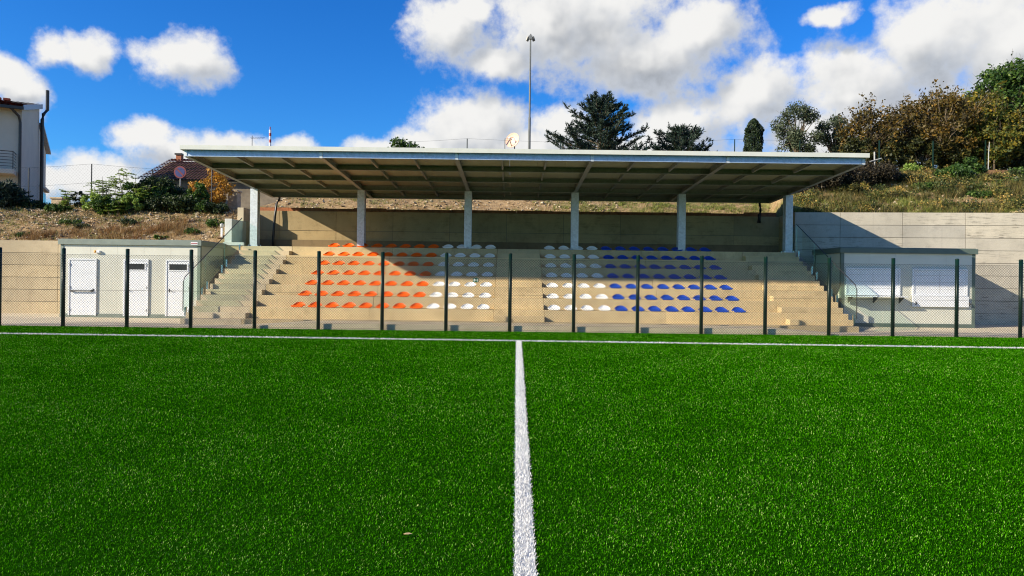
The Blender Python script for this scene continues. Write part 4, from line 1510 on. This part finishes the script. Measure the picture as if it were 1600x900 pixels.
def scrub():
    """low tangled scrub on the right bank, one mass"""
    rg = np.random.default_rng(77)
    cl = []
    while len(cl) < 330:
        x = rg.uniform(12.4, 25)
        y = hill_front(x) + rg.uniform(.1, 7.4)
        if mnoise.noise(Vector((x * .5, y * .7, 9.0))) < -.1 * rg.random() - .02:
            continue
        r = rg.uniform(.10, .42)
        cl.append((x, y, ground_at(x, y) + r * .35, r))
    n = 40000
    Pn, idx = crown_points(cl, n, rg)
    ct = rg.random(len(cl))
    tone = np.clip(.75 * ct[idx] + rg.normal(.12, .14, n), 0, 1)
    o = tri_mesh('bank_scrub', leaf_polys(Pn, .042 * rg.uniform(.6, 1.4, n), rg, up=.5), tone,
                 foliage_mat('scrub leaves', [(0, (0.014, 0.022, 0.007)), (1, (0.42, 0.27, 0.07)), (.35, (0.05, 0.075, 0.016)), (.6, (0.13, 0.135, 0.03))], trans=.2), None, 4)
    tag(o, 'tangled low scrub in olive, green and gold on the right bank', 'scrub', kind='stuff')


scrub()


def rubble():
    rg = np.random.default_rng(8)
    oct_v = np.array([(1, 0, 0), (-1, 0, 0), (0, 1, 0), (0, -1, 0), (0, 0, 1), (0, 0, -1)], float)
    oct_f = [(0, 2, 4), (2, 1, 4), (1, 3, 4), (3, 0, 4), (2, 0, 5), (1, 2, 5), (3, 1, 5), (0, 3, 5)]
    V, tone = [], []
    for i in range(6200):
        u = rg.random()
        if u < .62:
            x = rg.uniform(-26, -12.2)
            y = hill_front(x) + rg.uniform(.05, 4.6)
        elif u < .85:
            x = rg.uniform(-11.5, 5)
            y = hill_front(x) + rg.uniform(.1, 2.6)
        else:
            x = rg.uniform(12.4, 25)
            y = hill_front(x) + rg.uniform(.1, 7)
        s = .022 + .075 * rg.random() ** 3.2
        z = ground_at(x, y) + s * .25
        pts_ = oct_v * (s * rg.uniform(.6, 1.3, (6, 1))) * np.array([1.2, 1, .75])
        a = rg.uniform(0, 6.28)
        rot = np.array([(math.cos(a), -math.sin(a), 0), (math.sin(a), math.cos(a), 0), (0, 0, 1)])
        pts_ = pts_ @ rot.T + np.array([x, y, z])
        tn = rg.random()
        for f in oct_f:
            V.append(pts_[list(f)])
            tone.append(tn)
    o = tri_mesh('rubble', np.array(V), np.array(tone), foliage_mat('rubble stone', [(0, (.22, .15, .085)), (1, (.56, .47, .33)), (.5, (.40, .31, .19))], rough=.9, trans=0, spec=.15))
    tag(o, 'tan stones and rubble scattered over the earth bank', 'rubble', kind='stuff')


rubble()

# sandy patch at the right end of the wall top
q = P(1590, 326, 29.6)
rd_ = random.Random(5)
mb = MB()
ring = [[(1.5 * r * math.cos(a) * rd_.uniform(.92, 1.08), .7 * r * math.sin(a), .30 * (1 - r) ** .8) for a in [k * 2 * math.pi / 20 for k in range(20)]] for r in (1, .75, .5, .25)]
vs = [p for rg_ in ring for p in rg_] + [(0, 0, .3)]
fs = []
for i in range(3):
    for k in range(20):
        fs.append((i * 20 + k, i * 20 + (k + 1) % 20, (i + 1) * 20 + (k + 1) % 20, (i + 1) * 20 + k))
fs += [(60 + k, 60 + (k + 1) % 20, 80) for k in range(20)]
sand = mb.add(vs, fs).build('sand_heap', simple('sand', (.56, .42, .22), .95, var=.2, scale=20, bump=.6, bscale=60), smooth=True)
sand.location = (22.0, wing_y(22.0) + 1.1, ground_at(22.0, wing_y(22) + 1.1) - .03)
tag(sand, 'low heap of tan sand above the right end of the wall', 'sand heap')

# ------------------------------------------------------------------ hilltop fences
def hill_fence(label, pts, h, wires, mat_post, r=.028, mesh=0.0):
    base = Vector((pts[0][0], pts[0][1], 0))
    t = thing('hilltop_fence', label, 'fence', (pts[0][0], pts[0][1], ground_at(*pts[0])))
    g0 = ground_at(*pts[0])
    tops = []
    for (x, y) in pts:
        z = ground_at(x, y)
        MB().tube([(x - base.x, y - base.y, z - g0 - .2), (x - base.x, y - base.y, z - g0 + h)], r, 8).build('post', mat_post, t)
        tops.append(Vector((x - base.x, y - base.y, z - g0)))
    for k in wires:
        for a, b in zip(tops[:-1], tops[1:]):
            m_ = (a + b) / 2 + Vector((0, 0, h * k - .015))
            MB().tube([a + Vector((0, 0, h * k)), m_, b + Vector((0, 0, h * k))], .0045, 4, cap=False).build('wire', M['wire_green'], t)
    if mesh:
        for a, b in zip(tops[:-1], tops[1:]):
            mb = MB()
            L = (b - a).length
            n = int((L + h) / mesh)
            for sgn in (1, -1):
                for i in range(n + 1):
                    u0 = i * mesh - h
                    lo, hi = max(0, -u0), min(h, L - u0)
                    if hi - lo < .02:
                        continue
                    q = []
                    for s_ in (lo, hi):
                        u = (u0 + s_) / L
                        u = u if sgn > 0 else 1 - u
                        q.append(a.lerp(b, u) + Vector((0, 0, s_)))
                    mb.tube(q, .0017, 3, cap=False)
            mb.build('mesh', M['wire_green'], t)


z_l = 34.2
hill_fence('thin wire mesh fence with dark posts on the left bank', [(P(x, 300, z_l).x, z_l) for x in (-60, 45, 143, 238, 331)], 2.05, (1.0, .55, .1), M['dark'], mesh=.16)
z_m = 38.8
hill_fence('thin wire fence along the hilltop behind the canopy', [(P(x, 230, z_m).x, z_m) for x in (640, 730, 876, 1010, 1148, 1250)], 2.0, (1.0, .6), M['post_green'])
hill_fence('green post fence standing in the autumn grove', [(P(x, 230, 37.6).x, 37.6) for x in (1374, 1458, 1540, 1625)], 1.9, (.98, .5), M['post_green'], r=.045)
# timber edging on the bank top
t = thing('timber_edging', 'weathered timber boards edging the top of the right bank', 'edging', (0, 0, 0))
for x0, x1 in ((1425, 1472), (1474, 1521), (1540, 1585), (1586, 1640)):
    a, b = P(x0, 265, 36.3), P(x1, 265, 36.3)
    g0, g1 = ground_at(a.x, 36.3), ground_at(b.x, 36.3)
    MB().prism([(a.x, g0 - .05), (b.x, g1 - .05), (b.x, g1 + .2), (a.x, g0 + .2)], 36.27, 36.33, 'y').build('board', M['wood'], t)
# white posts
q = P(1367, 268, 36.8)
t = thing('cross_post', 'pale post with a crossbar standing on the bank beside the canopy end', 'post', (q.x, 36.8, ground_at(q.x, 36.8)))
MB().tube([(0, 0, -.2), (-.03, 0, 1.25)], .04, 8).build('upright', M['pole'], t)
MB().tube([(-.3, -.05, .72), (.32, -.05, .9)], .03, 6).build('crossbar', M['pole'], t)
q = P(1544, 264, 36.9)
o = MB().tube([(0, 0, -.2), (.02, 0, 1.1), (.06, 0, 1.7)], .022, 8).build('white_post', M['pole'])
o.location = (q.x, 36.9, ground_at(q.x, 36.9))
tag(o, 'thin white post among the yellow trees on the right bank', 'post')

# ------------------------------------------------------------------ mast, dish, antennas
q = P(827, 237, 46)
g0 = ground_at(q.x, 46)
ht = P(828, 56, 46).z - g0
t = thing('floodlight_mast', 'tall thin grey floodlight mast rising behind the canopy', 'mast', (q.x, 46, g0))
MB().tube([(0, 0, -.2), (0, 0, ht * .45), (0, 0, ht * .452), (0, 0, ht - .2)], [.10, .09, .07, .055], 10).build('pole', M['mast'], t)
MB().tube([(0, 0, ht - .25), (0, 0, ht + .12)], [.09, .05], 10).build('head', M['mast'], t)
for k in range(3):
    a = k * 2.094 + .5
    d = Vector((math.cos(a), math.sin(a), 0))
    mb = MB()
    u = Vector((-d.y, d.x, 0))
    c = d * .13 + Vector((0, 0, ht - .1))
    vs = []
    for s in (0, 1):
        for (p_, z_) in ((-.12, -.2), (.12, -.2), (.12, .06), (-.12, .06)):
            vs.append(c + u * p_ + Vector((0, 0, z_)) + d * (.07 * s + (.10 if z_ < 0 else 0)))
    mb.add(vs, [(0, 1, 2, 3), (7, 6, 5, 4), (0, 4, 5, 1), (1, 5, 6, 2), (2, 6, 7, 3), (3, 7, 4, 0)])
    mb.build('lamp', M['mast'], t)

q = P(802, 220, 40)
g0 = ground_at(q.x, 40)
t = thing('satellite_dish', 'peach coloured dish on two legs above the canopy roof', 'dish', (q.x, 40, g0))
zc = q.z - g0
mb = MB()
rows_ = []
ns = 28
fr_, bk_ = [], []
ax = Vector((-.50, -.83, .22)).normalized()
uu = ax.cross(Vector((0, 0, 1))).normalized()
vv = uu.cross(ax).normalized()
for side, dz in ((0, 0), (1, -.03)):
    for r in (.45, .34, .22, .1):
        for k in range(ns):
            a = 2 * math.pi * k / ns
            rows_.append(Vector((0, 0, zc)) + uu * (r * math.cos(a)) + vv * (r * math.sin(a)) + ax * (.55 * r * r * 1.0 + dz))
fs = []
for s in (0, 1):
    o_ = s * 4 * ns
    for j in range(3):
        for k in range(ns):
            fs.append((o_ + j * ns + k, o_ + j * ns + (k + 1) % ns, o_ + (j + 1) * ns + (k + 1) % ns, o_ + (j + 1) * ns + k))
    fs.append(tuple(o_ + 3 * ns + k for k in range(ns)))
for k in range(ns):
    fs.append((k, (k + 1) % ns, 4 * ns + (k + 1) % ns, 4 * ns + k))
mb.add(rows_, fs).build('reflector', M['peach'], t, smooth=False)
c0 = Vector((0, 0, zc))
MB().tube([c0 - vv * .38 + ax * .06, c0 - vv * .12 + ax * .36, c0 + ax * .4], .022, 6).build('feed_arm', M['dark'], t)
MB().tube([c0 + ax * .36, c0 + ax * .46], .05, 8).build('feed_horn', M['white'], t)
MB().tube([c0 + vv * .2 + ax * .05, c0 + ax * .38], .014, 6).build('feed_strut', M['dark'], t)
MB().tube([(-.48, 0, -.2), (-.48, 0, zc + .12), (-.1, .06, zc + .12)], .026, 6).build('leg', M['dark'], t)
MB().tube([(.1, .1, -.2), (.08, .1, zc)], .035, 6).build('leg', M['dark'], t)

q = P(422, 235, 70)
o = thing('radio_mast', 'thin red and white banded radio mast above the left of the canopy', 'mast', (q.x, 70, 5.0))
zt = P(422, 198, 70).z - 5.0
for k in range(8):
    MB().tube([(0, 0, zt - 2.6 + .325 * k), (0, 0, zt - 2.6 + .325 * (k + 1) - .005)], .12 if k < 7 else .05, 8).build('band', M['red'] if k % 2 else M['white'], o)
MB().tube([(0, 0, -.5), (0, 0, zt - 2.61)], .12, 8).build('pole', M['pole'], o)
q = P(394, 232, 55)
o = thing('television_aerial', 'small rake shaped television aerial left of the radio mast', 'aerial', (q.x, 55, 6.0))
zt = P(394, 212, 55).z - 6.0
MB().tube([(0, 0, -.8), (0, 0, zt)], .025, 6).build('pole', M['dark'], o)
MB().tube([(-.1, 0, zt - .2), (1.0, 0, zt - .16)], .018, 6).build('boom', M['dark'], o)
for k in range(5):
    MB().tube([(-.05 + .2 * k, -.2, zt - .18), (-.05 + .2 * k, .2, zt - .18)], .01, 4).build('element', M['dark'], o)

# ------------------------------------------------------------------ houses
def tiled_roof(mb, p00, p10, p01, p11, nx, ny, amp=.05, step=.03):
    """wavy tile courses: p00-p10 eave, p01-p11 ridge"""
    p00, p10, p01, p11 = map(Vector, (p00, p10, p01, p11))
    nrm = (p10 - p00).cross(p01 - p00).normalized()
    sub = 6
    for j in range(ny):
        b = len(mb.v)
        for e in (0, 1):
            v = (j + e) / ny
            for i in range(nx * sub + 1):
                u = i / (nx * sub)
                q = p00.lerp(p10, u).lerp(p01.lerp(p11, u), v)
                w = abs(math.sin(math.pi * i / sub)) * amp
                mb.v.append(tuple(q + nrm * (w + (step if e == 0 else 0))))
        m = nx * sub + 1
        for i in range(nx * sub):
            mb.f.append((b + i, b + i + 1, b + m + i + 1, b + m + i))
    return mb


HY = R(28.5)
c0 = P(33, 300, 40)
gz = 4.9
house = thing('white_house', 'white two storey house with red tiled roof at the left edge', 'house', (c0.x, 40, gz), HY)
# local frame: x runs along the front (0 is the right corner, negative to the left), y runs back
EZ = 11.15 - gz
RZ = 13.0 - gz
D1, D2, WL = 8.0, 12.3, 12.0
mb = MB()
mb.prism([(0, -.5), (D1, -.5), (D1, RZ - .12), (0, EZ - .02)], -WL, 0, 'x')
mb.build('wall', M['render_w'], house)
mb = MB()
mb.prism([(D1 + .01, -.5), (D2, -.5), (D2, 10.6 - gz), (D1 + .01, 11.65 - gz)], -WL, -.02, 'x')
mb.build('rear_wall', M['render_w'], house)
mb = MB()
tiled_roof(mb, (-WL, -.5, EZ + .06), (.1, -.5, EZ + .06), (-WL, D1 + .1, RZ + .16), (.1, D1 + .1, RZ + .16), 44, 22)
mb.prism([(-.45, EZ - .06), (D1 + .05, RZ - .02), (D1 + .05, RZ + .1), (-.45, EZ + .04)], -WL, .12, 'x')
rf = mb.build('roof', M['tile_red'], house)
for k in range(5):
    MB().box(-2.0 - .5 * k, -1.62 - .5 * k, D1 - .1, D1 + .2, RZ + .2, RZ + .34).build('ridge_tile', M['tile_red'], rf)
MB().prism([(-.6, EZ - .14), (D1 + .1, RZ - .1), (D1 + .1, RZ + .22), (-.6, EZ + .14)], .125, .18, 'x').build('barge_board', M['grey_board'], house)
MB().box(-WL, .15, -.68, -.52, EZ - .12, EZ + .04).build('gutter', M['dark'], house)
MB().prism([(D1 + .02, 11.75 - gz), (D2 + .4, 10.5 - gz), (D2 + .4, 10.68 - gz), (D1 + .02, 11.93 - gz)], -WL, .25, 'x').build('rear_roof', M['grey_board'], house)
MB().tube([(-.45, -.6, EZ - .1), (-.12, -.2, EZ - .45), (-.06, -.09, EZ - .8), (-.06, -.09, -.4)], .075, 8).build('downpipe', M['dark'], house)
MB().tube([(.2, D1 - .3, -.4), (.2, D1 - .3, RZ - .9), (.24, D1 - .1, RZ - .5), (.42, D1 + .3, RZ - .1), (.42, D1 + .3, RZ + 1.25)], .11, 10).build('flue', M['black'], house)
bal = MB().box(-3.2, -.22, -1.1, -.002, 2.35, 2.62).build('balcony', M['render_w'], house, bevel=.02)
for z in (2.78, 2.95, 3.12, 3.29, 3.46, 3.62):
    MB().tube([(-3.2, -1.06, z), (-.26, -1.06, z), (-.26, -.02, z)], .016 if z < 3.6 else .026, 5).build('rail', M['dark'], bal)
for x in (-3.2, -2.2, -1.2, -.26):
    MB().tube([(x, -1.06, 2.6), (x, -1.06, 3.64)], .024, 5).build('baluster', M['dark'], bal)
w_ = MB().box(.0, .03, 9.3, 12.0, .6, 2.6).build('window', M['white'], house)
for k in range(3):
    MB().box(.032, .04, 9.4 + .88 * k, 10.18 + .88 * k, .7, 2.5).build('pane', M['window'], w_)
MB().box(-.02, .2, D1 + .6, D2 + .25, 2.72, 2.92).build('ledge', M['render_w'], house)

# brown-roofed house
Zh = 50
a, b = P(222, 300, Zh), P(470, 300, Zh)
gz2 = 5.2
bh = thing('brown_house', 'old plastered house with brown tiled roof and brick chimney', 'house', (a.x, Zh, gz2))
EZ = P(220, 281, Zh).z - gz2
RZ = P(228, 249, Zh).z - gz2 + .62
Wd = b.x - a.x
MB().prism([(0, -.6), (7, -.6), (7, EZ), (3.5, RZ - .2), (0, EZ)], 0.25, Wd, 'x').build('wall', M['render_b'], bh)
mb = MB()
tiled_roof(mb, (-.25, -.5, EZ - .05), (Wd, -.5, EZ - .05), (.3, 3.5, RZ), (Wd, 3.5, RZ), 46, 14, amp=.06, step=.05)
tiled_roof(mb, (Wd, 7.5, EZ - .05), (-.25, 7.5, EZ - .05), (Wd, 3.5, RZ), (.3, 3.5, RZ), 46, 14, amp=.06, step=.05)
rf = mb.build('roof', M['tile_brown'], bh)
cx_ = P(277, 250, Zh + 3).x - a.x
ch = MB().box(cx_ - .2, cx_ + .2, 3.2, 3.6, RZ - .7, RZ + .3).build('chimney', M['brick'], rf)
MB().box(cx_ - .27, cx_ + .27, 3.12, 3.68, RZ + .301, RZ + .42).build('chimney_cap', M['dark'], rf)
for x_ in (1.6, 4.4):
    w_ = MB().box(x_, x_ + .9, -.03, -.002, .9, 2.1).build('window', M['stone'], bh)
    MB().box(x_ + .08, x_ + .82, -.05, -.032, .98, 2.02).build('pane', M['window'], w_)
MB().tube([(.12, -.45, EZ - .1), (.2, -.1, EZ - .5), (.2, -.1, -.3)], .07, 8).build('downpipe', M['dark'], bh)

# stone piers and low railing
for x0, x1, ty, Z, lab in ((80, 97, 308, 36, 'stone pier left of the pale saplings'), (356, 371, 297, 36, 'stone pier beside the canopy near the golden shrub')):
    p0, p1 = P(x0, ty, Z), P(x1, ty, Z)
    w = (p1.x - p0.x)
    cx_ = (p0.x + p1.x) / 2
    g0 = ground_at(cx_, Z)
    t = thing('stone_pier', lab, 'pier', (cx_, Z, g0))
    hh = p0.z - g0
    MB().box(-w / 2, w / 2, 0, w, -.3, hh - .09).build('shaft', M['stone'], t, bevel=.015)
    MB().box(-w / 2 - .05, w / 2 + .05, -.05, w + .05, hh - .089, hh).build('capstone', M['stone'], t, bevel=.012)
t = thing('low_railing', 'low dark metal railing between the left stone pier and the shrubs', 'railing', (P(97, 320, 36).x, 36.2, ground_at(P(97, 320, 36).x, 36.2)))
Lr = P(340, 320, 36).x - P(97, 320, 36).x
for z in (.15, .75):
    MB().tube([(0, 0, z), (Lr, 0, z)], .025, 5).build('rail', M['dark'], t)
for k in range(int(Lr / .3)):
    MB().tube([(k * .3, 0, -.1), (k * .3, 0, .74)], .014, 4).build('bar', M['dark'] if k < 14 else M['pole'], t)

# no parking sign
q = P(281, 318, 34.8)
g0 = ground_at(q.x, 34.8)
zc = P(280, 269, 34.8).z - g0
t = thing('no_parking_sign', 'round blue no parking sign with red rim on a grey pole', 'sign', (q.x, 34.8, g0))
MB().tube([(0, .04, -.2), (0, .04, zc + .2)], .03, 8).build('pole', M['pole'], t)
MB().tube([(0, .005, zc), (0, -.012, zc)], .31, 32).build('rim', M['sign_red'], t)
MB().tube([(0, -.0125, zc), (0, -.018, zc)], .235, 32).build('disc', M['blue_sign'], t)
mb = MB()
d, n_ = Vector((.17, 0, -.17)), Vector((.026, 0, .026))
c0 = Vector((0, 0, zc))
mb.add([c0 - d - n_ + Vector((0, -.0185, 0)), c0 + d - n_ + Vector((0, -.0185, 0)), c0 + d + n_ + Vector((0, -.0185, 0)), c0 - d + n_ + Vector((0, -.0185, 0)),
        c0 - d - n_ + Vector((0, -.022, 0)), c0 + d - n_ + Vector((0, -.022, 0)), c0 + d + n_ + Vector((0, -.022, 0)), c0 - d + n_ + Vector((0, -.022, 0))],
       [(0, 1, 2, 3), (7, 6, 5, 4), (0, 4, 5, 1), (1, 5, 6, 2), (2, 6, 7, 3), (3, 7, 4, 0)])
mb.build('slash', M['sign_red'], t)

# vent pipe on the bank
q = P(342, 376, 29.0)
t = thing('vent_pipe', 'small white vent pipe on the bank beside the pale stair wall', 'pipe', (q.x, 29.3, ground_at(q.x, 29.3)))
MB().tube([(0, 0, -.2), (0, 0, .42)], .045, 10).build('pipe', M['white'], t, smooth=True)
MB().tube([(0, 0, .40), (0, 0, .46), (0, 0, .56), (0, 0, .6)], [.05, .075, .075, .03], 12).build('cowl', M['pole'], t, smooth=True)
